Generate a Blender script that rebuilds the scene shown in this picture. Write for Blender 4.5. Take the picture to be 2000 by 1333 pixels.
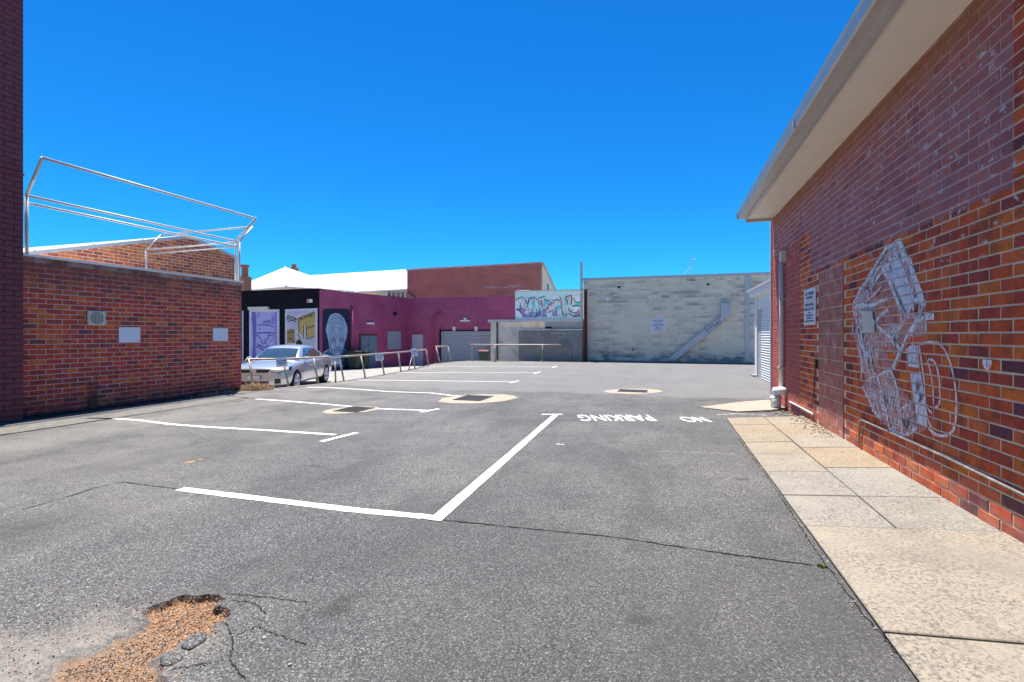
import bpy, bmesh, math, random
from mathutils import Vector, Matrix
R = math.radians
random.seed(7)
for o in list(bpy.data.objects): bpy.data.objects.remove(o)
scn = bpy.context.scene
C = scn.collection

# ------------------------------------------------------------------ camera
F, PX, PY, H = 970.0, 1000.0, 655.0, 1.36      # focal length (photo px), principal column, horizon row, eye height
TH = math.atan(300.0 / F); CT, ST = math.cos(TH), math.sin(TH)
cam_d = bpy.data.cameras.new('camera'); cam = bpy.data.objects.new('camera', cam_d); C.objects.link(cam)
cam.location = (0, 0, H); cam.rotation_euler = (R(90), 0, TH)
cam_d.sensor_width = 36; cam_d.lens = F / 2000 * 36; cam_d.shift_y = -11.5 / 2000
cam_d.clip_start = 0.05; cam_d.clip_end = 3000
scn.camera = cam

# ------------------------------------------------------------------ sky and sun
SUNV = Vector((-0.19, 0.24, 1.0)).normalized()
sun_el = math.asin(SUNV.z); sun_az = math.atan2(SUNV.x, SUNV.y)
w = bpy.data.worlds.new('World'); scn.world = w; w.use_nodes = True
wn = w.node_tree; wn.nodes.clear()
sky = wn.nodes.new('ShaderNodeTexSky'); sky.sky_type = 'NISHITA'; sky.sun_disc = False
sky.sun_elevation = sun_el; sky.sun_rotation = sun_az
sky.altitude = 0; sky.air_density = 1.0; sky.dust_density = 0.0; sky.ozone_density = 4.0
hs = wn.nodes.new('ShaderNodeHueSaturation'); hs.inputs['Saturation'].default_value = 1.25; hs.inputs['Value'].default_value = 1.0
bg = wn.nodes.new('ShaderNodeBackground'); bg.inputs['Strength'].default_value = 0.15
wo = wn.nodes.new('ShaderNodeOutputWorld')
tint = wn.nodes.new('ShaderNodeMix'); tint.data_type = 'RGBA'; tint.blend_type = 'MULTIPLY'; tint.inputs[0].default_value = 1.0
tint.inputs[7].default_value = (0.05, 0.305, 0.44, 1)     # deep clear summer blue
wn.links.new(sky.outputs[0], hs.inputs['Color']); wn.links.new(hs.outputs[0], tint.inputs[6]); wn.links.new(tint.outputs[2], bg.inputs[0]); wn.links.new(bg.outputs[0], wo.inputs[0])
sd = bpy.data.lights.new('sun', 'SUN'); sd.energy = 4.0; sd.angle = R(0.5); sd.color = (1, 0.94, 0.85)
so = bpy.data.objects.new('sun', sd); C.objects.link(so); so.location = (-10, 10, 40)
so.rotation_euler = SUNV.to_track_quat('Z', 'Y').to_euler()
scn.view_settings.view_transform = 'Standard'; scn.view_settings.look = 'None'
scn.view_settings.exposure = 1.38; scn.view_settings.gamma = 1
scn.render.engine = 'CYCLES'

# ------------------------------------------------------------------ geometry helpers
def ray(x, y):
    u = (x - PX) / F; v = (PY - y) / F
    return Vector((u * CT - ST, u * ST + CT, v))
CAM = Vector((0, 0, H))
def G(x, y, z=0.0):
    r = ray(x, y); return CAM + r * ((z - H) / r.z)
def atd(x, y, d): return CAM + ray(x, y) * d
class Plane:
    def __init__(s, p, n): s.p = Vector(p); s.n = Vector(n).normalized()
    def pt(s, x, y, off=0.0):
        r = ray(x, y); t = (s.p - CAM).dot(s.n) / r.dot(s.n)
        return CAM + r * t + s.n * off
def PXc(c): return Plane((c, 0, 0), (1 if c < 0 else -1, 0, 0))
def PYc(c): return Plane((0, c, 0), (0, -1, 0))

class MB:
    def __init__(s): s.v = []; s.f = []
    def quad(s, a, b, c, d): s.poly([a, b, c, d])
    def poly(s, pts):
        n = len(s.v); s.v += [tuple(p) for p in pts]; s.f.append(tuple(range(n, n + len(pts))))
    def box(s, a, b):
        x0, y0, z0 = a; x1, y1, z1 = b; n = len(s.v)
        s.v += [(x0,y0,z0),(x1,y0,z0),(x1,y1,z0),(x0,y1,z0),(x0,y0,z1),(x1,y0,z1),(x1,y1,z1),(x0,y1,z1)]
        s.f += [tuple(n+i for i in q) for q in ((3,2,1,0),(4,5,6,7),(0,1,5,4),(1,2,6,5),(2,3,7,6),(3,0,4,7))]
        return s
    def obox(s, c, ax, ay, az):
        n = len(s.v); c = Vector(c); ax, ay, az = Vector(ax), Vector(ay), Vector(az)
        for k in (-1, 1):
            for i, j in ((-1,-1),(1,-1),(1,1),(-1,1)): s.v.append(tuple(c + ax*i + ay*j + az*k))
        s.f += [tuple(n+i for i in q) for q in ((3,2,1,0),(4,5,6,7),(0,1,5,4),(1,2,6,5),(2,3,7,6),(3,0,4,7))]
        return s
    def tube(s, pts, r, k=8, cap=True, flat=1.0):
        pts = [Vector(p) for p in pts]; rings = []
        for i, p in enumerate(pts):
            d = (pts[min(i+1, len(pts)-1)] - pts[max(i-1, 0)]).normalized()
            a = d.cross(Vector((0, 0, 1)))
            if a.length < 1e-3: a = Vector((1, 0, 0))
            a.normalize(); b = a.cross(d)
            rr = r[i] if isinstance(r, (list, tuple)) else r
            n = len(s.v); rings.append(n)
            for j in range(k):
                t = 2*math.pi*j/k; s.v.append(tuple(p + a*math.cos(t)*rr + b*math.sin(t)*rr*flat))
        for q in range(len(rings)-1):
            for j in range(k): s.f.append((rings[q]+j, rings[q]+(j+1)%k, rings[q+1]+(j+1)%k, rings[q+1]+j))
        if cap:
            s.f.append(tuple(rings[0]+j for j in range(k))[::-1]); s.f.append(tuple(rings[-1]+j for j in range(k)))
        return s
    def prism(s, pts, vec):
        vec = Vector(vec); n = len(s.v); m = len(pts)
        s.v += [tuple(p) for p in pts] + [tuple(Vector(p)+vec) for p in pts]
        s.f.append(tuple(range(n, n+m))); s.f.append(tuple(range(n+2*m-1, n+m-1, -1)))
        for i in range(m): s.f.append((n+i, n+m+i, n+m+(i+1) % m, n+(i+1) % m))
        return s
    def lathe(s, prof, c, ax=(0,0,1), k=20):
        c = Vector(c); q = Vector((0,0,1)).rotation_difference(Vector(ax)); rings = []
        for r, z in prof:
            n = len(s.v); rings.append(n)
            for j in range(k):
                t = 2*math.pi*j/k; s.v.append(tuple(c + q @ Vector((r*math.cos(t), r*math.sin(t), z))))
        for i in range(len(rings)-1):
            for j in range(k): s.f.append((rings[i]+j, rings[i]+(j+1)%k, rings[i+1]+(j+1)%k, rings[i+1]+j))
        s.f.append(tuple(rings[0]+j for j in range(k))[::-1]); s.f.append(tuple(rings[-1]+j for j in range(k)))
        return s
    def ribbon(s, pts, wd, n):
        n = Vector(n); pts = [Vector(p) for p in pts]; L = []
        for i, p in enumerate(pts):
            d = (pts[min(i+1, len(pts)-1)] - pts[max(i-1, 0)]).normalized(); a = d.cross(n).normalized()
            ww = wd[i] if isinstance(wd, (list, tuple)) else wd
            L.append((p - a*ww/2, p + a*ww/2))
        for i in range(len(L)-1): s.poly([L[i][0], L[i][1], L[i+1][1], L[i+1][0]])
        return s
    def mesh(s, name, smooth=False, fix=True):
        me = bpy.data.meshes.new(name); me.from_pydata(s.v, [], s.f)
        if fix:
            bm = bmesh.new(); bm.from_mesh(me); bmesh.ops.recalc_face_normals(bm, faces=bm.faces); bm.to_mesh(me); bm.free()
        if smooth: me.polygons.foreach_set('use_smooth', [True]*len(me.polygons))
        me.update(); return me
    def build(s, name, mat, parent=None, smooth=False, fix=True, local=False):
        return link(name, s.mesh(name, smooth, fix), mat, parent, local)

def link(name, me, mat=None, parent=None, local=False):
    o = bpy.data.objects.new(name, me); C.objects.link(o)
    if mat is not None and me is not None and not me.materials: me.materials.append(mat)
    if parent: put(o, parent, local)
    return o
def put(o, parent, local=False):
    o.parent = parent
    if not local and parent.type == 'EMPTY': o.matrix_parent_inverse = Matrix.Translation(-parent.location)
def tag(o, label, cat, group=None):
    o['label'] = label; o['category'] = cat
    if group: o['group'] = group
    return o
def thing(name, loc, label, cat, group=None, rz=0.0):
    o = bpy.data.objects.new(name, None); C.objects.link(o); o.location = loc; o.rotation_euler = (0, 0, rz)
    o.empty_display_size = 0.2
    return tag(o, label, cat, group)
def struct(o): o['kind'] = 'structure'; return o
def stuff(o): o['kind'] = 'stuff'; return o
def bevel(me, wd, seg=2):
    bm = bmesh.new(); bm.from_mesh(me)
    bmesh.ops.bevel(bm, geom=list(bm.edges), offset=wd, segments=seg, affect='EDGES', profile=0.5)
    bm.to_mesh(me); bm.free(); return me
def text_mesh(s, size, bold=0.0):
    cu = bpy.data.curves.new('t', 'FONT'); cu.body = s; cu.size = size; cu.align_x = 'CENTER'; cu.align_y = 'CENTER'; cu.offset = bold
    cu.resolution_u = 3
    o = bpy.data.objects.new('t', cu); C.objects.link(o)
    dg = bpy.context.evaluated_depsgraph_get(); me = bpy.data.meshes.new_from_object(o.evaluated_get(dg))
    bpy.data.objects.remove(o); bpy.data.curves.remove(cu); me.materials.clear(); return me
def text(name, s, size, org, right, up, mat, parent, bold=0.0, sx=1.0, local=False, fit=None):
    me = text_mesh(s, size, bold); right = Vector(right).normalized(); up = Vector(up).normalized(); nz = right.cross(up)
    if fit:
        xs = [v.co.x for v in me.vertices]; ys = [v.co.y for v in me.vertices]
        cx, cy = (min(xs)+max(xs))/2, (min(ys)+max(ys))/2
        kx = fit[0]/(max(xs)-min(xs)); ky = fit[1]/(max(ys)-min(ys))
        for v in me.vertices: v.co.x = (v.co.x-cx)*kx; v.co.y = (v.co.y-cy)*ky
    org = Vector(org)
    for v in me.vertices: v.co = org + right*v.co.x*sx + up*v.co.y
    return link(name, me, mat, parent, local)

# ------------------------------------------------------------------ material helpers
class NT:
    def __init__(s, name):
        s.m = bpy.data.materials.new(name); s.m.use_nodes = True; s.t = s.m.node_tree; s.n = s.t.nodes; s.n.clear()
        s.b = s.n.new('ShaderNodeBsdfPrincipled'); s.o = s.n.new('ShaderNodeOutputMaterial'); s.l(s.b.outputs[0], s.o.inputs[0])
        s._pos = None
    def l(s, a, b): s.t.links.new(a, b)
    def new(s, ty, **kw):
        n = s.n.new(ty)
        for k, v in kw.items(): setattr(n, k, v)
        return n
    def pos(s):
        if not s._pos: s._pos = s.new('ShaderNodeNewGeometry').outputs['Position']
        return s._pos
    def mapped(s, scale, loc=(0,0,0), rot=(0,0,0)):
        m = s.new('ShaderNodeMapping'); s.l(s.pos(), m.inputs[0]); m.inputs['Scale'].default_value = scale
        m.inputs['Location'].default_value = loc; m.inputs['Rotation'].default_value = rot; return m.outputs[0]
    def noise(s, scale, detail=4, rough=0.6, vec=None, dist=0.0):
        n = s.new('ShaderNodeTexNoise'); n.inputs['Scale'].default_value = scale; n.inputs['Detail'].default_value = detail
        n.inputs['Roughness'].default_value = rough; n.inputs['Distortion'].default_value = dist
        s.l(vec or s.pos(), n.inputs['Vector']); return n.outputs[0]
    def vor(s, scale, vec=None, out='Distance'):
        n = s.new('ShaderNodeTexVoronoi'); n.inputs['Scale'].default_value = scale; s.l(vec or s.pos(), n.inputs['Vector']); return n.outputs[out]
    def ramp(s, f, stops, interp='LINEAR'):
        r = s.new('ShaderNodeValToRGB'); s.l(f, r.inputs[0]); e = r.color_ramp.elements; r.color_ramp.interpolation = interp
        while len(e) < len(stops): e.new(0.5)
        for el, (p, c) in zip(e, stops): el.position = p; el.color = (c, c, c, 1) if isinstance(c, (int, float)) else (*c, 1)
        return r.outputs[0]
    def math(s, op, a, b=None, c=None, clamp=False):
        n = s.new('ShaderNodeMath', operation=op); n.use_clamp = clamp
        for i, x in enumerate((a, b, c)):
            if x is None: continue
            if isinstance(x, (int, float)): n.inputs[i].default_value = x
            else: s.l(x, n.inputs[i])
        return n.outputs[0]
    def mix(s, f, a, b, mode='MIX'):
        n = s.new('ShaderNodeMix', data_type='RGBA', blend_type=mode)
        for sock, x in ((n.inputs[0], f), (n.inputs[6], a), (n.inputs[7], b)):
            if isinstance(x, (int, float)): sock.default_value = x if sock.type == 'VALUE' else (x, x, x, 1)
            elif isinstance(x, tuple): sock.default_value = (*x, 1)
            else: s.l(x, sock)
        return n.outputs[2]
    def sep(s):
        n = s.new('ShaderNodeSeparateXYZ'); s.l(s.pos(), n.inputs[0]); return n.outputs
    def rng(s, v, a, b, e=0.01):     # soft 0..1 window a<v<b
        lo = s.new('ShaderNodeMapRange'); s.l(v, lo.inputs[0]); lo.inputs[1].default_value = a-e; lo.inputs[2].default_value = a+e
        hi = s.new('ShaderNodeMapRange'); s.l(v, hi.inputs[0]); hi.inputs[1].default_value = b-e; hi.inputs[2].default_value = b+e
        hi.inputs[3].default_value = 1; hi.inputs[4].default_value = 0
        return s.math('MULTIPLY', lo.outputs[0], hi.outputs[0])
    def attr(s, name):
        n = s.new('ShaderNodeAttribute'); n.attribute_name = name; return n.outputs['Fac']
    def rand(s):
        a = s.new('ShaderNodeObjectInfo').outputs['Random']; b = s.new('ShaderNodeNewGeometry').outputs['Random Per Island']
        return s.math('FRACT', s.math('ADD', a, b))
    def bump(s, h, st=0.4, d=0.01):
        n = s.new('ShaderNodeBump'); n.inputs['Strength'].default_value = st; n.inputs['Distance'].default_value = d
        s.l(h, n.inputs['Height']); s.l(n.outputs[0], s.b.inputs['Normal'])
    def color(s, c):
        if isinstance(c, tuple): s.b.inputs['Base Color'].default_value = (*c, 1)
        else: s.l(c, s.b.inputs['Base Color'])
    def set(s, **kw):
        for k, v in kw.items():
            k = k.replace('_', ' ').title().replace('Ior', 'IOR')
            if isinstance(v, (int, float)): s.b.inputs[k].default_value = v
            else: s.l(v, s.b.inputs[k])
        return s

def simple(name, c, rough=0.6, metal=0.0, var=0.15, scale=6.0, bump=0.0, bs=60.0, dirt=None):
    t = NT(name); n = t.noise(scale, 5)
    col = t.mix(1.0, c, t.ramp(n, [(0.25, 1-var), (0.75, 1+var)]), 'MULTIPLY')
    if dirt: col = t.mix(t.ramp(t.noise(scale*0.6, 6, 0.7), [(0.5, 0.0), (0.72, 0.75)]), col, dirt)
    t.color(col); t.set(roughness=rough, metallic=metal)
    if rough >= 0.74: t.b.inputs['Specular IOR Level'].default_value = 0.12
    if bump: t.bump(t.noise(bs, 4), bump, 0.004)
    return t.m

def brick_mat(name, stops, mortar=False, painted=None, grime=None):
    t = NT(name); x, y, z = t.sep()
    if mortar: col = t.ramp(t.noise(9, 5), stops)
    else:
        base = t.ramp(t.rand(), stops, 'CONSTANT')
        mott = t.ramp(t.noise(14, 6, 0.7), [(0.25, 0.6), (0.5, 1.0), (0.8, 1.35)])
        col = t.mix(1.0, base, mott, 'MULTIPLY')
        burn = t.ramp(t.noise(7, 3, 0.5), [(0.50, 0.0), (0.70, 0.7)])
        col = t.mix(burn, col, (0.13, 0.05, 0.045))
    if painted: col = painted(t, col, x, y, z, mortar)
    if grime: col = grime(t, col, x, y, z, mortar)
    t.color(col); t.set(roughness=0.85); t.b.inputs['Specular IOR Level'].default_value = 0.12
    t.bump(t.noise(90, 5, 0.7), 0.5, 0.004)
    return t.m

def right_paint(t, col, x, y, z, mortar):
    sp = t.noise(7, 6, 0.75)
    # purple over-paint in straight-edged patches
    a = t.math('MULTIPLY', t.rng(y, 3.87, 8.42, 0.012), t.rng(z, 2.285, 9, 0.008))
    b = t.math('MULTIPLY', t.rng(y, 8.42, 12.0, 0.012), t.rng(z, 2.93, 9, 0.008))
    m = t.math('MAXIMUM', a, b)
    wear = t.ramp(t.noise(9, 7, 0.85), [(0.33, 0.1), (0.50, 0.92)])
    m = t.math('MULTIPLY', m, wear)
    pc = t.ramp(t.noise(2.2, 4), [(0.3, (0.36, 0.175, 0.185)), (0.7, (0.44, 0.215, 0.225))])
    pc = t.mix(t.ramp(z, [(0, 0), (1, 1)]), pc, pc)
    if mortar: pc = t.mix(0.55, pc, (0.66, 0.50, 0.54))
    else: pc = t.mix(t.math('MULTIPLY', t.rand(), 0.6), pc, (0.38, 0.11, 0.10))
    col = t.mix(m, col, pc)
    # brown bare strip below the soffit
    top = t.math('MULTIPLY', t.rng(z, 3.52, 9, 0.08), t.ramp(sp, [(0.35, 0.2), (0.55, 0.8)]))
    col = t.mix(top, col, (0.30, 0.14, 0.07))
    # thin red wash at the far end of the wall
    wsh = t.math('MULTIPLY', t.math('MULTIPLY', t.rng(y, 9.0, 12, 0.02), t.rng(z, -1, 2.93, 0.01)), 0.75)
    col = t.mix(wsh, col, (0.46, 0.12, 0.11))
    # lime flecks
    fl = t.math('MULTIPLY', t.ramp(t.noise(9, 7, 0.75, t.mapped((1, 1, 1.6))), [(0.595, 0), (0.63, 0.85)]), t.rng(z, 1.9, 3.4, 0.1))
    col = t.mix(fl, col, (0.62, 0.62, 0.66))
    # patchy paler tone towards the ground
    lo = t.math('MULTIPLY', t.rng(z, -1, 0.28, 0.18), t.ramp(t.noise(6, 5), [(0.35, 0.0), (0.7, 0.5)]))
    col = t.mix(lo, col, (0.50, 0.30, 0.22))
    return col

def left_grime(t, col, x, y, z, mortar):
    g = t.math('MULTIPLY', t.rng(z, 2.3, 9, 0.28), t.ramp(t.noise(3, 6, 0.7), [(0.3, 0.15), (0.62, 1.0)]))
    col = t.mix(g, col, (0.17, 0.085, 0.075))
    g2 = t.math('MULTIPLY', t.rng(z, -1, 0.25, 0.2), t.ramp(t.noise(5, 5), [(0.35, 0.1), (0.6, 0.7)]))
    return t.mix(g2, col, (0.16, 0.05, 0.045))

M = {}
BR = [(0.0, (0.66, 0.14, 0.045)), (0.16, (0.58, 0.10, 0.045)), (0.32, (0.68, 0.175, 0.04)), (0.46, (0.62, 0.115, 0.04)),
      (0.60, (0.46, 0.08, 0.05)), (0.72, (0.66, 0.155, 0.06)), (0.86, (0.36, 0.07, 0.055)), (0.945, (0.18, 0.06, 0.07))]
BL = [(0.0, (0.62, 0.10, 0.055)), (0.2, (0.52, 0.08, 0.05)), (0.36, (0.66, 0.125, 0.05)), (0.52, (0.55, 0.085, 0.065)),
      (0.66, (0.44, 0.085, 0.06)), (0.76, (0.66, 0.175, 0.055)), (0.88, (0.36, 0.085, 0.065)), (0.965, (0.22, 0.085, 0.08))]
BG = [(0.0, (0.60, 0.20, 0.07)), (0.25, (0.52, 0.15, 0.065)), (0.5, (0.46, 0.12, 0.065)), (0.7, (0.62, 0.24, 0.075)), (0.88, (0.36, 0.10, 0.065))]
M['brick_r'] = brick_mat('red_brick_right', BR, painted=right_paint)
M['mortar_r'] = brick_mat('mortar_right', [(0.3, (0.62, 0.49, 0.33)), (0.7, (0.78, 0.64, 0.46))], mortar=True, painted=right_paint)
M['brick_l'] = brick_mat('red_brick_left', BL, grime=left_grime)
M['mortar_l'] = brick_mat('mortar_left', [(0.3, (0.50, 0.36, 0.31)), (0.7, (0.68, 0.52, 0.45))], mortar=True, grime=left_grime)
M['brick_g'] = brick_mat('orange_brick', BG)
M['mortar_g'] = brick_mat('mortar_pale', [(0.3, (0.60, 0.50, 0.44)), (0.7, (0.74, 0.64, 0.57))], mortar=True)
M['maroon'] = simple('maroon_painted_brick', (0.17, 0.035, 0.042), 0.6, var=0.25, scale=8, bump=0.5)
M['maroon_m'] = simple('maroon_painted_mortar', (0.075, 0.02, 0.026), 0.7, var=0.2)
M['infill'] = simple('brown_painted_block', (0.44, 0.165, 0.125), 0.75, var=0.30, scale=9, bump=0.4, dirt=(0.62, 0.40, 0.33))
M['cream'] = simple('cream_paint', (0.82, 0.77, 0.68), 0.55, var=0.05, scale=3)
M['gutter'] = simple('gutter_metal', (0.52, 0.50, 0.47), 0.4, 0.25, var=0.1, scale=4)
M['galv'] = simple('galvanised_steel', (0.55, 0.54, 0.53), 0.5, 0.25, var=0.12, scale=14)
M['zinc'] = simple('weathered_zinc', (0.50, 0.51, 0.53), 0.5, 0.35, var=0.15, scale=9)
M['rail'] = simple('worn_rail_paint', (0.40, 0.34, 0.29), 0.5, 0.3, var=0.15, scale=5, dirt=(0.24, 0.11, 0.07))
M['rust'] = simple('rusty_steel', (0.19, 0.055, 0.035), 0.75, 0.1, var=0.35, scale=7, bump=0.4)
M['white'] = simple('white_paint', (0.78, 0.78, 0.77), 0.5, var=0.06, scale=4)
M['pvc'] = simple('white_pvc', (0.66, 0.65, 0.64), 0.4, var=0.06, scale=5, dirt=(0.5, 0.47, 0.42))
M['signw'] = simple('sign_white', (0.76, 0.78, 0.83), 0.4, var=0.04, scale=4)
M['ink'] = simple('sign_ink', (0.03, 0.04, 0.08), 0.5, var=0.1)
M['black'] = simple('black_paint', (0.012, 0.012, 0.018), 0.5, var=0.25, scale=3)
M['black'].node_tree.nodes['Principled BSDF'].inputs['Specular IOR Level'].default_value = 0.08
M['black'].node_tree.nodes['Principled BSDF'].inputs['Roughness'].default_value = 0.9
M['dark'] = simple('dark_void', (0.012, 0.012, 0.013), 0.8)
M['kerb'] = simple('kerb_concrete', (0.25, 0.235, 0.21), 0.85, var=0.2, scale=7, bump=0.5, dirt=(0.13, 0.125, 0.115))
M['apron'] = simple('apron_concrete', (0.33, 0.295, 0.24), 0.9, var=0.16, scale=9, bump=0.5, dirt=(0.22, 0.20, 0.17))
M['grate'] = simple('cast_iron_grate', (0.07, 0.065, 0.065), 0.6, 0.5, var=0.2)
M['roofw'] = simple('white_roof_sheet', (0.80, 0.80, 0.79), 0.5, var=0.04, scale=1.5)
M['clay'] = simple('terracotta', (0.42, 0.19, 0.12), 0.8, var=0.2, scale=12)
M['glassd'] = simple('dark_window_glass', (0.03, 0.04, 0.05), 0.08, var=0.05)
M['bin'] = simple('green_bin_plastic', (0.02, 0.045, 0.03), 0.5, var=0.15)
M['binred'] = simple('red_bin_lid', (0.48, 0.07, 0.07), 0.45, var=0.1)
M['blue_grey'] = simple('blue_grey_board', (0.26, 0.30, 0.35), 0.6, var=0.12, scale=3)
M['crack'] = simple('crack_shadow', (0.018, 0.017, 0.016), 1.0)
M['conduit'] = simple('grimy_conduit', (0.22, 0.19, 0.17), 0.7, var=0.3, scale=12, dirt=(0.5, 0.48, 0.45))
M['wire'] = simple('black_cable', (0.02, 0.018, 0.018), 0.6)
M['straw'] = simple('dry_weed', (0.48, 0.34, 0.19), 0.9, var=0.3, scale=30)
M['weed'] = simple('green_weed', (0.16, 0.20, 0.05), 0.9, var=0.3, scale=30)
M['vent'] = simple('beige_vent', (0.60, 0.57, 0.45), 0.5, var=0.05)
M['grey_render'] = simple('grey_render', (0.80, 0.71, 0.57), 0.85, var=0.13, scale=2.2, bump=0.4, dirt=(0.34, 0.30, 0.24))
M['dark_render'] = simple('dark_grey_block', (0.27, 0.255, 0.235), 0.85, var=0.2, scale=2.0, bump=0.4, dirt=(0.21, 0.21, 0.21))

def asphalt():
    t = NT('asphalt'); x, y, z = t.sep()
    fine = t.noise(150, 3, 0.85); sp = t.vor(150, out='Color'); big = t.noise(0.55, 5, 0.6); mid = t.noise(3.0, 6, 0.7)
    sx = t.new('ShaderNodeSeparateColor'); t.l(sp, sx.inputs[0])
    col = t.ramp(sx.outputs[0], [(0.0, 0.04), (0.35, 0.095), (0.72, 0.155), (0.92, 0.25), (1.0, 0.40)])
    pit = t.math('MAXIMUM', t.ramp(fine, [(0.34, 1), (0.46, 0)]), t.ramp(t.noise(65, 3, 0.7), [(0.36, 0.9), (0.46, 0)]))
    col = t.mix(t.math('MULTIPLY', pit, 0.85), col, (0.022, 0.022, 0.024))
    col = t.mix(t.ramp(fine, [(0.62, 0), (0.76, 0.35)]), col, (0.30, 0.295, 0.29))
    col = t.mix(1.0, col, t.ramp(big, [(0.25, (0.56, 0.57, 0.59)), (0.48, (0.86, 0.86, 0.87)), (0.72, (1.24, 1.22, 1.18))]), 'MULTIPLY')
    col = t.mix(t.ramp(mid, [(0.48, 0), (0.75, 0.28)]), col, (0.185, 0.178, 0.168))
    new = t.math('MULTIPLY', t.rng(t.math('ADD', y, t.math('MULTIPLY', x, 0.16)), -50, 3.42, 0.02), t.rng(t.math('ADD', x, mid), -0.9, 50, 0.4))
    col = t.mix(t.math('MULTIPLY', new, 0.30), col, (0.05, 0.05, 0.052))
    dk = t.ramp(t.noise(0.8, 6, 0.65, t.mapped((1.6, 0.5, 1), (3, 8, 0))), [(0.48, 0), (0.64, 0.5)])
    col = t.mix(dk, col, (0.055, 0.055, 0.057))
    oil = t.ramp(t.noise(2.6, 3, 0.5, t.mapped((1, 1, 1), (11, 5, 0))), [(0.66, 0), (0.73, 0.6)])
    col = t.mix(oil, col, (0.035, 0.034, 0.034))
    far = t.math('MULTIPLY', t.rng(t.math('ADD', y, t.math('MULTIPLY', big, 1.2)), 12.2, 90, 0.12), 0.55)
    col = t.mix(far, col, (0.19, 0.187, 0.184))
    lft = t.new('ShaderNodeMapRange'); t.l(x, lft.inputs[0]); lft.inputs[1].default_value = -3.0; lft.inputs[2].default_value = -9.0
    dl = t.math('MULTIPLY', lft.outputs[0], t.ramp(t.noise(1.1, 6, 0.7), [(0.36, 0.05), (0.62, 0.75)]))
    col = t.mix(dl, col, (0.215, 0.205, 0.185))
    st = t.ramp(t.noise(1.9, 4, 0.55), [(0.62, 0.0), (0.74, 0.4)])
    col = t.mix(st, col, (0.05, 0.05, 0.052))
    tan = t.math('MULTIPLY', t.ramp(t.noise(1.4, 5, 0.6, t.mapped((1, 1, 1), (7, 3, 0))), [(0.62, 0), (0.72, 0.30)]), lft.outputs[0])
    col = t.mix(tan, col, (0.30, 0.20, 0.12))
    du = t.attr('dust'); gr = t.attr('gravel')
    du = t.math('MULTIPLY', du, t.ramp(t.noise(26, 6, 0.8), [(0.34, 0.15), (0.6, 1.0)]))
    col = t.mix(du, col, (0.30, 0.275, 0.24))
    gcol = t.ramp(t.noise(55, 5, 0.8), [(0.3, (0.09, 0.055, 0.035)), (0.5, (0.30, 0.165, 0.085)), (0.7, (0.42, 0.29, 0.17))])
    col = t.mix(gr, col, gcol)
    t.color(col); t.set(roughness=0.92)
    hgt = t.math('SUBTRACT', t.math('ADD', fine, t.math('MULTIPLY', sx.outputs[1], 0.35)), t.math('MULTIPLY', pit, 0.6))
    t.bump(hgt, 0.7, 0.006); return t.m
M['asphalt'] = asphalt()

def line_paint():
    t = NT('worn_line_paint'); n = t.noise(55, 6, 0.85)
    col = t.mix(t.ramp(n, [(0.40, 1), (0.47, 0)]), t.ramp(t.noise(4, 4), [(0.3, 0.68), (0.7, 0.82)]), (0.16, 0.16, 0.16))
    t.color(col); t.set(roughness=0.7); t.bump(t.noise(170, 3), 0.5, 0.004)
    return t.m
M['line'] = line_paint()

def slab_mat(name, ca, cb, sp_):
    t = NT(name); r = t.rand()
    f = t.noise(52, 5, 0.85); p = t.noise(2.2, 5, 0.6)
    base = t.mix(p, ca, cb); base = t.mix(t.math('MULTIPLY', r, 0.7), base, (0.265, 0.25, 0.222))
    agg = t.math('MULTIPLY', t.ramp(f, [(0.40, 1), (0.53, 0)]), t.ramp(t.noise(1.6, 5, 0.65), [(0.34, 0.25*sp_), (0.56, min(1, 0.95*sp_))]))
    col = t.mix(agg, base, (0.075, 0.07, 0.064))
    col = t.mix(t.ramp(t.vor(60), [(0.05, 0.4), (0.2, 0)]), col, (0.46, 0.42, 0.35))
    col = t.mix(t.ramp(t.noise(0.9, 6, 0.7), [(0.52, 0), (0.68, 0.5)]), col, (0.13, 0.12, 0.105))
    t.color(col); t.set(roughness=0.9); t.bump(f, 0.5, 0.005); return t.m
M['slab'] = slab_mat('tan_aggregate_slab', (0.29, 0.215, 0.125), (0.31, 0.255, 0.185), 1.0)
M['slab_g'] = slab_mat('grey_aggregate_slab', (0.24, 0.225, 0.20), (0.27, 0.245, 0.205), 1.4)

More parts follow.
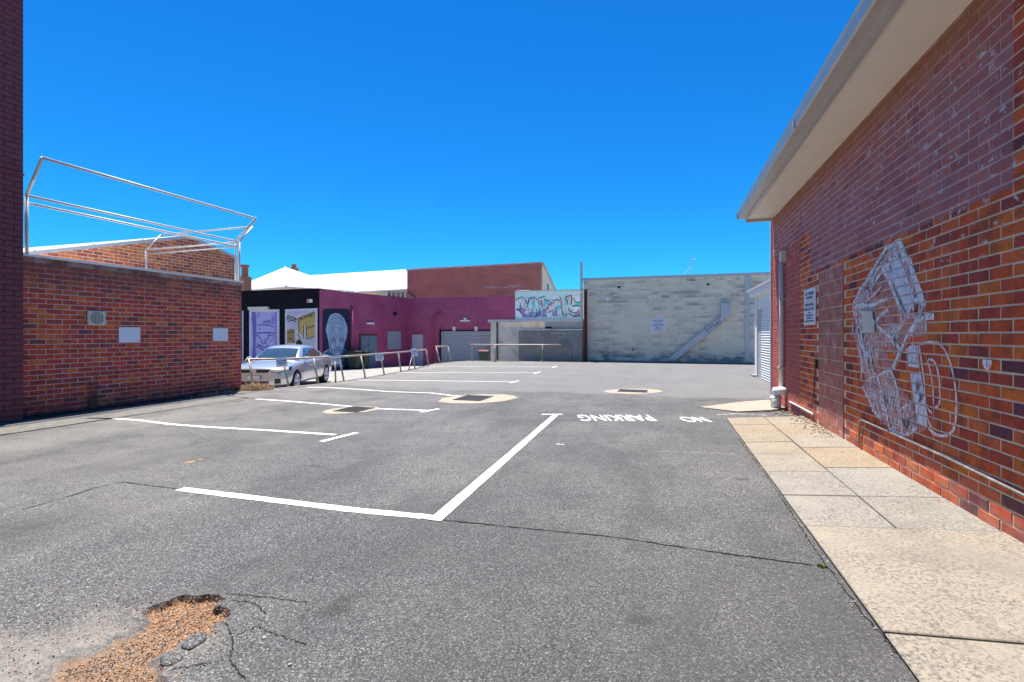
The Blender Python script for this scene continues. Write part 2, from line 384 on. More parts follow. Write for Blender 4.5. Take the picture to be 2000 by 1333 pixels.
def block_mat():
    t = NT('weathered_concrete_block'); x, y, z = t.sep(); r = t.rand()
    base = t.ramp(r, [(0, (0.76, 0.66, 0.50)), (0.4, (0.84, 0.73, 0.56)), (0.8, (0.79, 0.69, 0.55)), (1, (0.86, 0.75, 0.57))])
    zr = t.math('DIVIDE', t.math('SUBTRACT', z, 0.02), 0.2); row = t.math('FLOOR', zr); frc = t.math('FRACT', zr)
    cv = t.new('ShaderNodeCombineXYZ'); t.l(t.math('MULTIPLY', x, 0.62), cv.inputs[0]); t.l(t.math('MULTIPLY', row, 0.83), cv.inputs[1]); t.l(t.math('MULTIPLY', frc, 0.25), cv.inputs[2])
    mould = t.noise(1.0, 6, 0.72, cv.outputs[0]); m2 = t.noise(0.35, 3, 0.5)
    k = t.math('MULTIPLY', t.math('MULTIPLY', t.ramp(mould, [(0.44, 0), (0.55, 0.98)]), t.ramp(frc, [(0.0, 1.0), (0.75, 0.55), (0.95, 0.15)])), t.ramp(m2, [(0.38, 0.1), (0.58, 1.0)]))
    k = t.math('MULTIPLY', k, t.ramp(t.math('FRACT', t.math('ADD', t.math('MULTIPLY', r, 3.7), 0.2)), [(0.2, 0.25), (0.6, 1.0)]))
    col = t.mix(k, base, (0.26, 0.235, 0.205))
    low = t.math('MULTIPLY', t.rng(z, -2, 0.45, 0.15), t.ramp(t.noise(1.6, 4), [(0.45, 0.0), (0.6, 0.75)]))
    col = t.mix(low, col, (0.13, 0.15, 0.18))
    t.color(col); t.set(roughness=0.9); t.b.inputs['Specular IOR Level'].default_value = 0.12; t.bump(t.noise(40, 5), 0.5, 0.006); return t.m
M['block'] = block_mat()
M['block_m'] = simple('block_joint', (0.62, 0.55, 0.44), 0.9, var=0.2, scale=3)

def purple():
    t = NT('purple_render'); x, y, z = t.sep()
    bt = t.new('ShaderNodeTexBrick'); bt.inputs['Scale'].default_value = 1.0; bt.inputs['Brick Width'].default_value = 0.4; bt.inputs['Row Height'].default_value = 0.2
    bt.inputs['Mortar Size'].default_value = 0.008; bt.inputs['Color1'].default_value = (1, 1, 1, 1); bt.inputs['Color2'].default_value = (0.9, 0.9, 0.9, 1); bt.inputs['Mortar'].default_value = (0.72, 0.72, 0.72, 1)
    cb = t.new('ShaderNodeCombineXYZ'); t.l(t.math('ADD', x, y), cb.inputs[0]); t.l(z, cb.inputs[1]); t.l(cb.outputs[0], bt.inputs['Vector'])
    col = t.ramp(t.noise(0.7, 4, 0.5), [(0.3, (0.38, 0.065, 0.155)), (0.7, (0.44, 0.115, 0.205))])
    col = t.mix(1.0, col, bt.outputs[0], 'MULTIPLY')
    col = t.mix(t.ramp(t.noise(3.5, 6, 0.7, t.mapped((1, 1, 4))), [(0.66, 0), (0.72, 0.4)]), col, (0.36, 0.16, 0.25))
    t.color(col); t.set(roughness=0.8); t.b.inputs['Specular IOR Level'].default_value = 0.15; t.bump(bt.outputs[0], 0.3, 0.006); return t.m
M['purple'] = purple()

def far_brick():
    t = NT('far_red_brick'); x, y, z = t.sep()
    bt = t.new('ShaderNodeTexBrick'); bt.inputs['Scale'].default_value = 1.0; bt.inputs['Brick Width'].default_value = 0.24; bt.inputs['Row Height'].default_value = 0.086
    bt.inputs['Mortar Size'].default_value = 0.011; bt.inputs['Color1'].default_value = (0.60, 0.135, 0.07, 1); bt.inputs['Color2'].default_value = (0.46, 0.10, 0.06, 1); bt.inputs['Mortar'].default_value = (0.45, 0.33, 0.30, 1)
    cb = t.new('ShaderNodeCombineXYZ'); t.l(t.math('ADD', x, y), cb.inputs[0]); t.l(z, cb.inputs[1]); t.l(cb.outputs[0], bt.inputs['Vector'])
    col = t.mix(1.0, bt.outputs[0], t.ramp(t.noise(0.8, 5), [(0.3, 0.8), (0.7, 1.2)]), 'MULTIPLY')
    col = t.mix(t.ramp(t.noise(0.9, 6, 0.7, t.mapped((0.5, 0.5, 2))), [(0.55, 0), (0.75, 0.4)]), col, (0.42, 0.28, 0.25))
    t.color(col); t.set(roughness=0.85); t.b.inputs['Specular IOR Level'].default_value = 0.12; t.bump(bt.outputs[1], 0.4, 0.006); return t.m
M['fbrick'] = far_brick()

def yard_mat():
    t = NT('yard_concrete'); col = t.ramp(t.noise(1.2, 6, 0.65), [(0.3, (0.22, 0.215, 0.205)), (0.7, (0.34, 0.325, 0.30))])
    t.color(col); t.set(roughness=0.9); t.bump(t.noise(60, 4), 0.4, 0.004); return t.m
M['yard'] = yard_mat()
M['earth'] = simple('bare_ground', (0.24, 0.21, 0.17), 0.95, var=0.2, scale=0.3)

def spray(name, c, lo, hi, alpha, sc=9.0, mortar_gap=True):
    """sprayed paint: patchy, does not reach into the brick joints"""
    t = NT(name); x, y, z = t.sep(); t.color(c); t.set(roughness=0.6)
    a = t.ramp(t.noise(sc, 6, 0.75, t.mapped((1, 1.6, 0.7))), [(lo, 0.0), (hi, alpha)])
    if mortar_gap:
        fz = t.math('FRACT', t.math('DIVIDE', t.math('SUBTRACT', z, WZ0), 0.086))
        g = t.math('GREATER_THAN', t.math('ABSOLUTE', t.math('SUBTRACT', fz, 0.5)), 0.40)
        a = t.math('MULTIPLY', a, t.math('SUBTRACT', 1.0, t.math('MULTIPLY', g, 0.72)))
    t.l(a, t.b.inputs['Alpha']); return t.m
def flat(name, c, rough=0.6): return simple(name, c, rough, var=0.1, scale=5)

# ------------------------------------------------------------------ brickwork
def brick_mesh(L, Hh, D, ch, jit, seed):
    rnd = random.Random(seed); b = MB(); n = 0
    ring = [(-L/2, -Hh/2), (L/2, -Hh/2), (L/2, Hh/2), (-L/2, Hh/2)]
    def j(): return rnd.uniform(-jit, jit)
    b.v = [(px, 0.0, pz) for px, pz in ring] + [(px, D-ch, pz) for px, pz in ring]
    b.v += [(px*(1-2*ch/L)+j(), D+j()*0.6, pz*(1-2*ch/Hh)+j()) for px, pz in ring]
    for k in (0, 4):
        for i in range(4): b.f.append((k+i, k+(i+1) % 4, k+4+(i+1) % 4, k+4+i))
    b.f.append((8, 9, 10, 11))
    return b.mesh('brick')
def brick_wall(parent, org, along, normal, length, height, mat, nmax=300, L=0.24, Hc=0.086, gap=0.012, proud=0.004, bury=0.03,
               skip=None, topz=None, name='brick', focus=None, z_rows=None, jit=0.0025):
    """bricks of a wall: nearest nmax as objects, the rest one stuff mesh; org = lower corner on the mortar face"""
    org = Vector(org); al = Vector(along); no = Vector(normal); up = Vector((0, 0, 1))
    D = proud + bury; cache = {}
    def mesh_for(l, k):
        key = (round(l, 3), k)
        if key not in cache:
            me = brick_mesh(l-gap, Hc-gap, D, 0.004, jit, hash(key) & 0xffff); me.materials.append(mat); cache[key] = me
        return cache[key]
    B = []
    for r in range(int(height/Hc + 1e-6)):
        s = -(L/2) if r % 2 else 0.0
        while s < length - 1e-6:
            a, e = max(s, 0), min(s+L, length); s += L
            if e - a < 0.03: continue
            cs, cz = (a+e)/2, (r+0.5)*Hc
            if skip and skip(cs, cz): continue
            if topz and cz + Hc/2 > topz(cs): continue
            B.append((cs, cz, e-a, random.randrange(5)))
    fc = focus or (lambda q: (q-CAM).length)
    B.sort(key=lambda q: fc(org + al*q[0] + up*q[1]))
    rot = Matrix((( al.x, no.x, 0), (al.y, no.y, 0), (0, 0, 1))).to_4x4()
    big = MB()
    for i, (cs, cz, l, k) in enumerate(B):
        p = org + al*cs + up*cz - no*bury + no*random.uniform(-0.0015, 0.0015)
        me = mesh_for(l, k)
        if i < nmax:
            o = bpy.data.objects.new(name, me); C.objects.link(o); o.parent = parent
            if parent.type == 'EMPTY': o.matrix_parent_inverse = Matrix.Translation(-parent.location)
            o.matrix_basis = Matrix.Translation(p) @ rot
        else:
            Mx = Matrix.Translation(p) @ rot; n = len(big.v)
            big.v += [tuple(Mx @ v.co) for v in me.vertices]; big.f += [tuple(n+q for q in f.vertices) for f in me.polygons]
    if big.v: stuff(big.build('brickwork' if name == 'brick' else 'blockwork', mat, parent, fix=False))

# ================================================================== GROUND
PATCH = (-3.05, -1.25, 0.75, 2.45)   # fine-meshed square of asphalt round the pothole
KERB = [G(514, 765), G(640, 750), G(712, 740), G(751, 733), G(811, 721), G(838, 715), G(857, 710.5), G(884, 707.5), G(921, 705.4), G(962, 706.2), G(1016, 706.5)]
KERB = [Vector((p.x, p.y, 0)) for p in KERB]
KERB[0] = Vector((-9.45, 9.9, 0))
gm = MB(); gm.quad((-1500, -1500, -0.95), (1500, -1500, -0.95), (1500, 1500, -0.95), (-1500, 1500, -0.95)); struct(gm.build('ground', M['earth']))
def yz(y): return -0.43 - (y-14)*0.011
ym = MB(); ym.quad((-45, 9.0, yz(9)), (3, 9.0, yz(9)), (3, 60, yz(60)), (-45, 60, yz(60))); struct(ym.build('yard', M['yard']))
lot = MB()
x0, x1, y0, y1 = PATCH
for xa, xb, ya, yb in ((-40, x0, -8, 9.0), (x0, x1, -8, y0), (x0, x1, y1, 9.0), (x1, 6, -8, 9.0)):
    lot.quad((xa, ya, 0), (xb, ya, 0), (xb, yb, 0), (xa, yb, 0))
east = [(6, 26.6, 0), (6, 9.0, 0)]
lot.poly([(-40, 9.0, 0), (-9.45, 9.0, 0)] + [(-9.45, 9.9, 0), (-40, 9.9, 0)])
lot.poly([(-9.45, 9.0, 0)] + [tuple(p) for p in KERB] + [(KERB[-1].x, 26.6, 0)] + east)
lot_me = lot.mesh('car_park_asphalt')
bm = bmesh.new(); bm.from_mesh(lot_me); bmesh.ops.triangulate(bm, faces=bm.faces); bmesh.ops.recalc_face_normals(bm, faces=bm.faces)
for f in bm.faces:
    if f.normal.z < 0: f.normal_flip()
bm.to_mesh(lot_me); bm.free()
LOT = struct(link('car_park_asphalt', lot_me, M['asphalt']))

# pothole ------------------------------------------------------------
zz = [(280,1110),(330,1075),(420,1045),(500,1035),(560,1010),(600,975),(640,960),(690,955),(730,930),(770,918),(805,890),(795,850),(820,820),(850,805),(890,800),(930,778),(965,770),(1000,752),(1060,748),(1100,755),(1150,745),(1210,750),(1250,775),(1215,790),(1195,815),(1240,818),(1280,830),(1284,868),(1250,885),(1205,910),(1180,960),(1160,985),(1110,960),(1060,975),(1020,1010),(1000,1040),(940,1065),(885,1100),(930,1160),(900,1190),(940,1240),(880,1320),(600,1380),(300,1340),(150,1300),(180,1200)]
HOLE = [G(a/2.857, 900+b/2.857) for a, b in zz]; HOLE = [(p.x, p.y) for p in HOLE]
def inside(x, y, P):
    c = False; j = len(P)-1
    for i in range(len(P)):
        xi, yi = P[i]; xj, yj = P[j]
        if (yi > y) != (yj > y) and x < (xj-xi)*(y-yi)/(yj-yi)+xi: c = not c
        j = i
    return c
def sdist(x, y, P):
    best = 9.0; j = len(P)-1
    for i in range(len(P)):
        ax, ay = P[j]; bx, by = P[i]; dx, dy = bx-ax, by-ay
        t = max(0, min(1, ((x-ax)*dx+(y-ay)*dy)/(dx*dx+dy*dy+1e-12)))
        best = min(best, math.hypot(x-ax-t*dx, y-ay-t*dy)); j = i
    return best if inside(x, y, P) else -best
from mathutils import noise as mn
def sm(a, b, v): t = max(0, min(1, (v-a)/(b-a))); return t*t*(3-2*t)
N = 190; vs = []; dust = []; grav = []
dc = G(60, 1333)
for iy in range(N+1):
    for ix in range(N+1):
        x = x0+(x1-x0)*ix/N; y = y0+(y1-y0)*iy/N
        d = sdist(x, y, HOLE) + 0.012*mn.noise(Vector((x*22, y*22, 0.3)))
        q = max(0, 1-math.hypot(x-dc.x, (y-dc.y))/0.85)           # lower-left end silts up
        edge = min(x-x0, x1-x, y-y0, y1-y); ew = sm(0.02, 0.2, edge)
        fea = 0.010 + 0.10*sm(0.25, 0.8, q)
        ins = sm(-0.002, fea, d)
        z = -(0.042 - 0.026*q)*ins + 0.006*ins*mn.noise(Vector((x*40, y*40, 2)))
        lip = sm(-0.10, -0.0, d)*(1-ins)
        z += 0.004*lip*mn.noise(Vector((x*14, y*14, 5)))*ew
        vs.append((x, y, z*ew))
        n2 = mn.noise(Vector((x*6, y*6, 9)))
        pale = sm(0.22, 0.75, q + 0.25*n2)
        dust.append(max(0, min(1, pale*(0.85 if d < 0 else 0.55*sm(0.2, 0.6, q)) + 0.12*lip*ew))*ew)
        grav.append(sm(0.45, 0.7, ins+0.25*mn.noise(Vector((x*45, y*45, 4))))*ew*(1-0.45*pale))
fs = [(iy*(N+1)+ix, iy*(N+1)+ix+1, (iy+1)*(N+1)+ix+1, (iy+1)*(N+1)+ix) for iy in range(N) for ix in range(N)]
pme = bpy.data.meshes.new('pothole'); pme.from_pydata(vs, [], fs)
for nm, arr in (('dust', dust), ('gravel', grav)):
    at = pme.attributes.new(nm, 'FLOAT', 'POINT'); at.data.foreach_set('value', arr)
pme.update(); link('pothole', pme, M['asphalt'], LOT)
def ico(c, s, rnd, mb):
    t = 0.62; P = [(-1,0,0),(1,0,0),(0,-1,0),(0,1,0),(0,0,-0.7),(0,0,0.7)]
    rot = Matrix.Rotation(rnd.uniform(0, 6.28), 3, Vector((rnd.uniform(-1,1), rnd.uniform(-1,1), 1)).normalized())
    sc = Vector((rnd.uniform(.6,1.2), rnd.uniform(.6,1.2), rnd.uniform(.5,1))); n = len(mb.v)
    for p in P:
        q = rot @ Vector((p[0]*sc.x*s, p[1]*sc.y*s, p[2]*sc.z*s)); mb.v.append(tuple(Vector(c)+q))
    for f in ((0,2,5),(2,1,5),(1,3,5),(3,0,5),(2,0,4),(1,2,4),(3,1,4),(0,3,4)): mb.f.append(tuple(n+i for i in f))
def stone_mat():
    t = NT('gravel_stones'); r = t.new('ShaderNodeNewGeometry').outputs['Random Per Island']
    t.color(t.ramp(r, [(0, (0.36, 0.175, 0.08)), (0.25, (0.46, 0.25, 0.11)), (0.42, (0.16, 0.085, 0.055)), (0.56, (0.48, 0.36, 0.24)), (0.7, (0.07, 0.068, 0.07)), (0.86, (0.40, 0.31, 0.23))], 'CONSTANT'))
    t.set(roughness=0.85); return t.m
rnd = random.Random(3); gs = MB(); cnt = 0
while cnt < 5200:
    x = rnd.uniform(-2.9, -1.8); y = rnd.uniform(0.95, 2.1); d = sdist(x, y, HOLE); q = max(0, 1-math.hypot(x-dc.x, y-dc.y)/0.85)
    if d < 0.006 and not (q > 0.25 and rnd.random() < 0.07): continue
    ico((x, y, -(0.042-0.026*q)*sm(0, 0.02, d)+0.002), rnd.uniform(0.0025, 0.0065), rnd, gs); cnt += 1
stuff(gs.build('gravel', stone_mat(), LOT))
# loose stones on the asphalt, each a thing
def pebble(px, py, s, m, lab, seed):
    p = G(px, py); b = MB(); ico((0, 0, 0), s, random.Random(seed), b); me = b.mesh('loose_stone'); me.materials.append(m)
    me2 = bevel(me, s*0.18, 1); zmin = min(v.co.z for v in me2.vertices)
    o = link('loose_stone', me2); o.location = (p.x, p.y, -zmin-0.001); tag(o, lab, 'stone')
M['stone_g'] = simple('grey_stone', (0.42, 0.41, 0.40), 0.85, var=0.2, scale=40); M['stone_o'] = simple('orange_stone', (0.50, 0.20, 0.09), 0.85, var=0.2, scale=40)
pebble(516, 1248, 0.016, M['stone_g'], 'pale grey stone lying on asphalt right of the gravel pothole', 1)
pebble(566, 1300, 0.013, M['stone_g'], 'narrow grey stone on cracked asphalt farther right of the pothole', 2)
pebble(75, 1185, 0.014, M['stone_g'], 'white stone at the edge of the dusty patch left of the pothole', 3)
pebble(120, 1147, 0.012, M['stone_o'], 'orange stone chip beside a pale scrape left of the pothole', 4)
pebble(227, 1144, 0.009, M['stone_o'], 'small orange stone chip above the pothole on dark asphalt', 5)
pebble(145, 1066, 0.009, M['stone_g'], 'small white chip on asphalt below the long crack', 6)

# asphalt slabs broken off at the pothole rim
def chunk(zpts, h, seed):
    P = [G(a/2.857, 900+b/2.857) for a, b in zpts]; b = MB(); rr = random.Random(seed)
    b.prism([(p.x, p.y, -0.03) for p in P], (0, 0, 0.03+h)); me = b.mesh('asphalt_chunk'); bevel(me, 0.006, 1); link('asphalt_chunk', me, M['asphalt'], LOT)
chunk([(1005,1045),(1060,985),(1150,965),(1155,1000),(1060,1062)], 0.012, 1)
chunk([(1195,825),(1215,795),(1245,790),(1235,812)], 0.006, 2)
chunk([(900,1140),(890,1100),(945,1070),(1030,1075),(1020,1110),(950,1150)], 0.008, 3)

# cracks and seams --------------------------------------------------
def crack(pts, wd, seed, name='crack', sub=14, jit=1.0, m='crack', z=0.003):
    rr = random.Random(seed); P = []
    for (a, b), (c, d) in zip(pts[:-1], pts[1:]):
        for k in range(sub):
            t = k/sub; p = G(a+(c-a)*t, b+(d-b)*t); P.append(Vector((p.x+rr.uniform(-1, 1)*0.006*jit, p.y+rr.uniform(-1, 1)*0.006*jit, z)))
    p = G(*pts[-1]); P.append(Vector((p.x, p.y, z)))
    W = [wd*rr.uniform(0.3, 1.4) for _ in P]; W[0] = W[-1] = wd*0.2
    return MB().ribbon(P, W, (0, 0, 1)).build(name, M[m], LOT, fix=False)
crack([(862, 1016), (1000, 1030), (1200, 1050), (1400, 1080), (1590, 1105)], 0.014, 1)
crack([(40, 997), (130, 972), (185, 953), (235, 942), (300, 950), (345, 955)], 0.011, 2)
crack([(440, 1160), (480, 1163), (540, 1170), (600, 1178)], 0.005, 3)
crack([(450, 1172), (500, 1180), (520, 1200)], 0.005, 4)
crack([(455, 1245), (500, 1225), (540, 1240), (600, 1262)], 0.004, 5)
crack([(440, 1215), (455, 1250), (450, 1290), (480, 1333)], 0.005, 6)
crack([(330, 1310), (380, 1300), (440, 1290)], 0.004, 7)
crack([(0, 850.5), (110, 832), (220, 812), (350, 797), (480, 783)], 0.022, 8, jit=0.4)
M['scuff2'] = simple('faint_dust_smear', (0.21, 0.205, 0.198), 0.95, var=0.45, scale=30)
M['scuff'] = simple('pale_dust_smear', (0.33, 0.325, 0.31), 0.95, var=0.2, scale=20)
crack([(1270, 882), (1340, 884), (1440, 888)], 0.012, 9, m='scuff', z=0.0035)
crack([(1085, 868), (1103, 869)], 0.03, 10, m='line', z=0.0035)
crack([(1090, 796), (1180, 792), (1300, 790), (1400, 780), (1500, 776)], 0.012, 11)
crack([(1120, 769), (1300, 771), (1500, 765)], 0.02, 12, m='scuff')
crack([(1440, 855), (1475, 900), (1522, 965), (1560, 1025), (1610, 1100), (1690, 1205), (1800, 1333)], 0.007, 13, jit=1.2, sub=24)
M['rustst'] = simple('rust_stain', (0.30, 0.19, 0.11), 0.95, var=0.4, scale=12)
crack([(357, 905), (372, 903), (382, 902)], 0.08, 50, m='rustst', jit=.5, z=0.003, sub=3); crack([(385, 899), (398, 898)], 0.05, 51, m='rustst', jit=.5, z=0.003, sub=3)

# flush concrete edge strip along the left wall
M['strip'] = simple('worn_edge_strip', (0.165, 0.158, 0.145), 0.95, var=0.35, scale=8, bump=0.6, dirt=(0.10, 0.098, 0.095))
es = MB()
P0, P1, P2, P3 = G(0, 838), G(480, 775), G(480, 782), G(0, 850)
es.poly([(p.x, p.y, 0.004) for p in (P3, P2, P1, P0)]); es.build('edge_strip', M['strip'], LOT, fix=False)
# dark ragged-edged band against the left wall
M['ground_d'] = simple('dark_ground', (0.045, 0.038, 0.032), 1.0, var=0.5, scale=14, bump=0.8, bs=25)
sb = MB(); rr = random.Random(5); A = []; Bp = []
for k in range(40):
    y = 5.2 + 4.7*k/39; A.append((-10.06, y, 0.03)); Bp.append((-9.82+rr.uniform(-.05, .05), y, 0.006))
for k in range(39): sb.quad(A[k], Bp[k], Bp[k+1], A[k+1])
struct(sb.build('dark_strip', M['ground_d'], fix=False))

# painted lines -----------------------------------------------------
def pline(pts, wd, name='painted_line', zoff=0.004, sub=24):
    P = []
    for (a, b), (c, d) in zip(pts[:-1], pts[1:]):
        pa, pb = G(a, b), G(c, d)
        for k in range(sub): P.append(pa.lerp(pb, k/sub))
    P.append(G(*pts[-1]))
    P = [Vector((p.x, p.y, zoff)) for p in P]; rr = random.Random(len(pts)*7+int(pts[0][0]))
    mb = MB().ribbon(P, [wd*rr.uniform(0.90, 1.06) for _ in P], (0, 0, 1))
    return mb.build(name, M['line'], LOT, fix=False)
pline([(352, 956), (500, 974), (680, 996), (858, 1013)], 0.10)
pline([(849, 1018), (1085, 811.5)], 0.10, zoff=0.0055)
pline([(1058, 810.5), (1098, 810.5)], 0.09, zoff=0.007)
pline([(170, 817.5), (230, 818.5), (275, 822), (330, 829), (400, 834.5), (520, 841), (655, 850)], 0.09)
pline([(628, 863.5), (697, 846)], 0.09, zoff=0.0055)
pline([(500, 780), (560, 784), (640, 790.5), (690, 795), (738, 799), (840, 802.5)], 0.09)
pline([(822, 806), (857, 799.3)], 0.09, zoff=0.0055)
pline([(600, 757), (640, 757.5), (699, 761), (760, 765.5), (802, 767), (841, 768.2), (870, 771.5), (885, 773.5), (922, 774)], 0.09)
pline([(699, 743), (830, 744), (1000, 746.5)], 0.09)
pline([(996, 748.7), (1013, 744.4)], 0.09, zoff=0.0055)
pline([(775, 728.4), (900, 728.2), (1047, 728.6)], 0.09)
pline([(1043, 730.3), (1055, 726.9)], 0.09, zoff=0.0055)
pline([(838, 716.6), (960, 716.6), (1081, 717.2)], 0.09)
pline([(1079, 718.6), (1088, 716)], 0.09, zoff=0.0055)
P_ = [G(380+(840-380)*k/60, 961.5+(1015.5-961.5)*k/60) for k in range(61)]; rr = random.Random(77)
MB().ribbon([Vector((p.x, p.y, 0.0062)) for p in P_], [rr.uniform(0.001, 0.012) for _ in P_], (0, 0, 1)).build('worn_streak', M['scuff2'], LOT, fix=False)
# NO PARKING, read from the far side
def ground_text(s, xa, xb, ya, yb, name='painted_lettering'):
    a, b = G(xb, yb), G(xa, yb); c = G((xa+xb)/2, ya); d = G((xa+xb)/2, yb)
    right = (b-a).normalized(); up = Vector((0, 0, 1)).cross(right)
    if up.dot(d-c) < 0: up = -up
    hgt = abs((d-c).dot(up)); o = (a+b)/2 + (c-d)/2*1.0
    mid = (G(xa, (ya+yb)/2)+G(xb, (ya+yb)/2))/2
    text(name, s, 1.0, (mid.x, mid.y, 0.005), right, up, M['line'], LOT, bold=0.012, fit=((b-a).length, hgt))
ground_text('PARKING', 1128, 1277, 811, 823)
ground_text('NO', 1330, 1381, 815, 825)

# drains ------------------------------------------------------------
def drain(cx, cy, rx, ry, gx, gy, gw, gd, label, seed, ang=0.0, bars=7):
    c = G(cx, cy); rr = random.Random(seed); wx = (G(cx+rx, cy)-c).length; wy = (G(cx, cy-ry)-G(cx, cy+ry)).length/2
    e = thing('drain', (c.x, c.y, 0), label, 'drain', 'stormwater drains in the car park')
    P = []
    for k in range(36):
        t = 2*math.pi*k/36; q = 1+rr.uniform(-.05, .05)
        v = Vector((math.cos(t)*wx*q, math.sin(t)*wy*q)); P.append((c.x+v.x*CT-v.y*ST*0, c.y+v.x*ST+v.y, 0.004))
    cc = [(p[0]*0.985+c.x*0.015, p[1]*0.985+c.y*0.015, 0.010) for p in P]
    b = MB(); b.poly(cc)
    for i in range(36): b.quad(P[i], P[(i+1) % 36], cc[(i+1) % 36], cc[i])
    b.build('concrete_apron', M['apron'], e, fix=False)
    g = G(gx, gy); b = MB(); b.box((g.x-gw/2, g.y-gd/2, 0.0105), (g.x+gw/2, g.y+gd/2, 0.013)); b.build('pit', M['dark'], e)
    b = MB()
    b.box((g.x-gw/2-.03, g.y-gd/2-.03, 0.0105), (g.x+gw/2+.03, g.y-gd/2, 0.022)); b.box((g.x-gw/2-.03, g.y+gd/2, 0.0105), (g.x+gw/2+.03, g.y+gd/2+.03, 0.022))
    b.box((g.x-gw/2-.03, g.y-gd/2, 0.0105), (g.x-gw/2, g.y+gd/2, 0.022)); b.box((g.x+gw/2, g.y-gd/2, 0.0105), (g.x+gw/2+.03, g.y+gd/2, 0.022))
    b.build('frame', M['grate'], e)
    for k in range(bars):
        xk = g.x-gw/2+gw*(k+.5)/bars; MB().box((xk-gw/bars*.22, g.y-gd/2, 0.013), (xk+gw/bars*.22, g.y+gd/2, 0.021)).build('bar', M['grate'], e)
drain(935, 779.5, 72, 9.5, 925, 779, 0.55, 0.75, 'round concrete drain apron with square iron grate at end of a parking line', 1)
drain(686, 802, 48, 7, 692, 801.5, 0.42, 0.5, 'small ragged concrete drain patch with grate beside the parking line', 2)
drain(1237, 765, 57, 5, 1236, 765, 0.62, 0.42, 'oval concrete drain with long iron grate facing the block wall', 3, bars=12)

# kerb on the yard edge ---------------------------------------------
kb = MB()
for a, b in zip(KERB[:-1], KERB[1:]):
    d = (b-a).normalized(); n = Vector((-d.y, d.x, 0))*0.14
    if n.x > 0 and abs(d.y) > abs(d.x): n = -n
    if abs(d.x) >= abs(d.y): n = Vector((0, 0.14, 0))
    kb.prism([a+Vector((0, 0, -0.9)), b+Vector((0, 0, -0.9)), b+n+Vector((0, 0, -0.9)), a+n+Vector((0, 0, -0.9))], (0, 0, 0.91))
struct(kb.build('kerb', M['kerb']))

# footpath slabs ------------------------------------------------------
FP = thing('footpath', (1.5, 6, 0), '', ''); del FP['label'], FP['category']; struct(FP)
XE, XJ, XW = 0.945, 1.50, 2.085
def fz(x): return 0.012 + (x-XE)/(XW-XE)*0.088
def slab(xa, xb, ya, yb, xa2=None):
    g = 0.006; xa2 = xa if xa2 is None else xa2; b = MB(); w = random.uniform(-.004, .004)
    pts = [(xa+g, ya+g), (xb-g, ya+g), (xb-g, yb-g), (xa2+g, yb-g)]
    b.v = [(x, y, -0.04) for x, y in pts] + [(x, y, fz(x)+w) for x, y in pts]
    b.f = [(4, 5, 6, 7), (0, 1, 5, 4), (1, 2, 6, 5), (2, 3, 7, 6), (3, 0, 4, 7)]
    me = b.mesh('paving_slab'); bm = bmesh.new(); bm.from_mesh(me)
    te = [e for e in bm.edges if all(v.co.z > 0 for v in e.verts)]; bmesh.ops.bevel(bm, geom=te, offset=0.005, segments=1, affect='EDGES'); bm.to_mesh(me); bm.free()
    link('paving_slab', me, M['slab_g' if 3.9 < ya < 5.2 else 'slab'], FP)
slab(XE, XW, -4, 1.30); slab(XE, XW, 1.30, 2.66); slab(XE, XW, 2.66, 3.98)
ys = [3.98, 4.69, 5.44, 6.2, 6.85, 7.49, 8.1, 8.77]
for a, b in zip(ys[:-1], ys[1:]): slab(XE, XJ, a, b)
ys = [3.98, 4.69, 5.6, 6.5, 7.3, 8.1, 8.77]
for a, b in zip(ys[:-1], ys[1:]): slab(XJ, XW, a, b)
b = MB(); b.box((XE, -4, -0.05), (XW, 8.78, 0.0)); b.build('joint_bed', M['ground_d'], FP)
# concrete patch and asphalt fill beyond the slabs
b = MB(); P = [G(x, y) for x, y in ((1366, 796.5), (1440, 806), (1500, 805), (1545, 803), (1545, 790), (1500, 785), (1440, 788))]
b.poly([(min(p.x, 2.06), p.y, 0.012 + max(0, (p.x-1.0))*0.03) for p in P]); P2 = [(min(p.x, 2.06), p.y, -0.02) for p in P]
for i in range(len(P)):
    j = (i+1) % len(P); b.quad(b.v[i], b.v[j], P2[j], P2[i])
struct(b.build('concrete_patch', M['apron']))
crack([(1400, 811), (1440, 809), (1500, 812)], 0.07, 31, m='scuff', z=0.004)
# rubble at the wall base
rb = MB(); rr = random.Random(11)
for k in range(420):
    y = rr.uniform(7.0, 9.9); x = 2.05-abs(rr.gauss(0, 0.10 if y < 8.7 else 0.22)); zb = fz(x) if y < 8.77 else 0.01
    ico((x, y, zb+0.004), rr.uniform(0.005, 0.022), rr, rb)
for k in range(170):
    y = rr.uniform(2.4, 8.6); x = XE-abs(rr.gauss(0, .03))-.006
    if 4.3 < y < 5.3: x -= abs(rr.gauss(0, .05))
    ico((x, y, 0.003), rr.uniform(0.003, 0.010), rr, rb)
M['rubble'] = stone_mat(); stuff(rb.build('rubble', simple('rubble_grit', (0.36, 0.30, 0.24), 0.9, var=0.4, scale=30)))

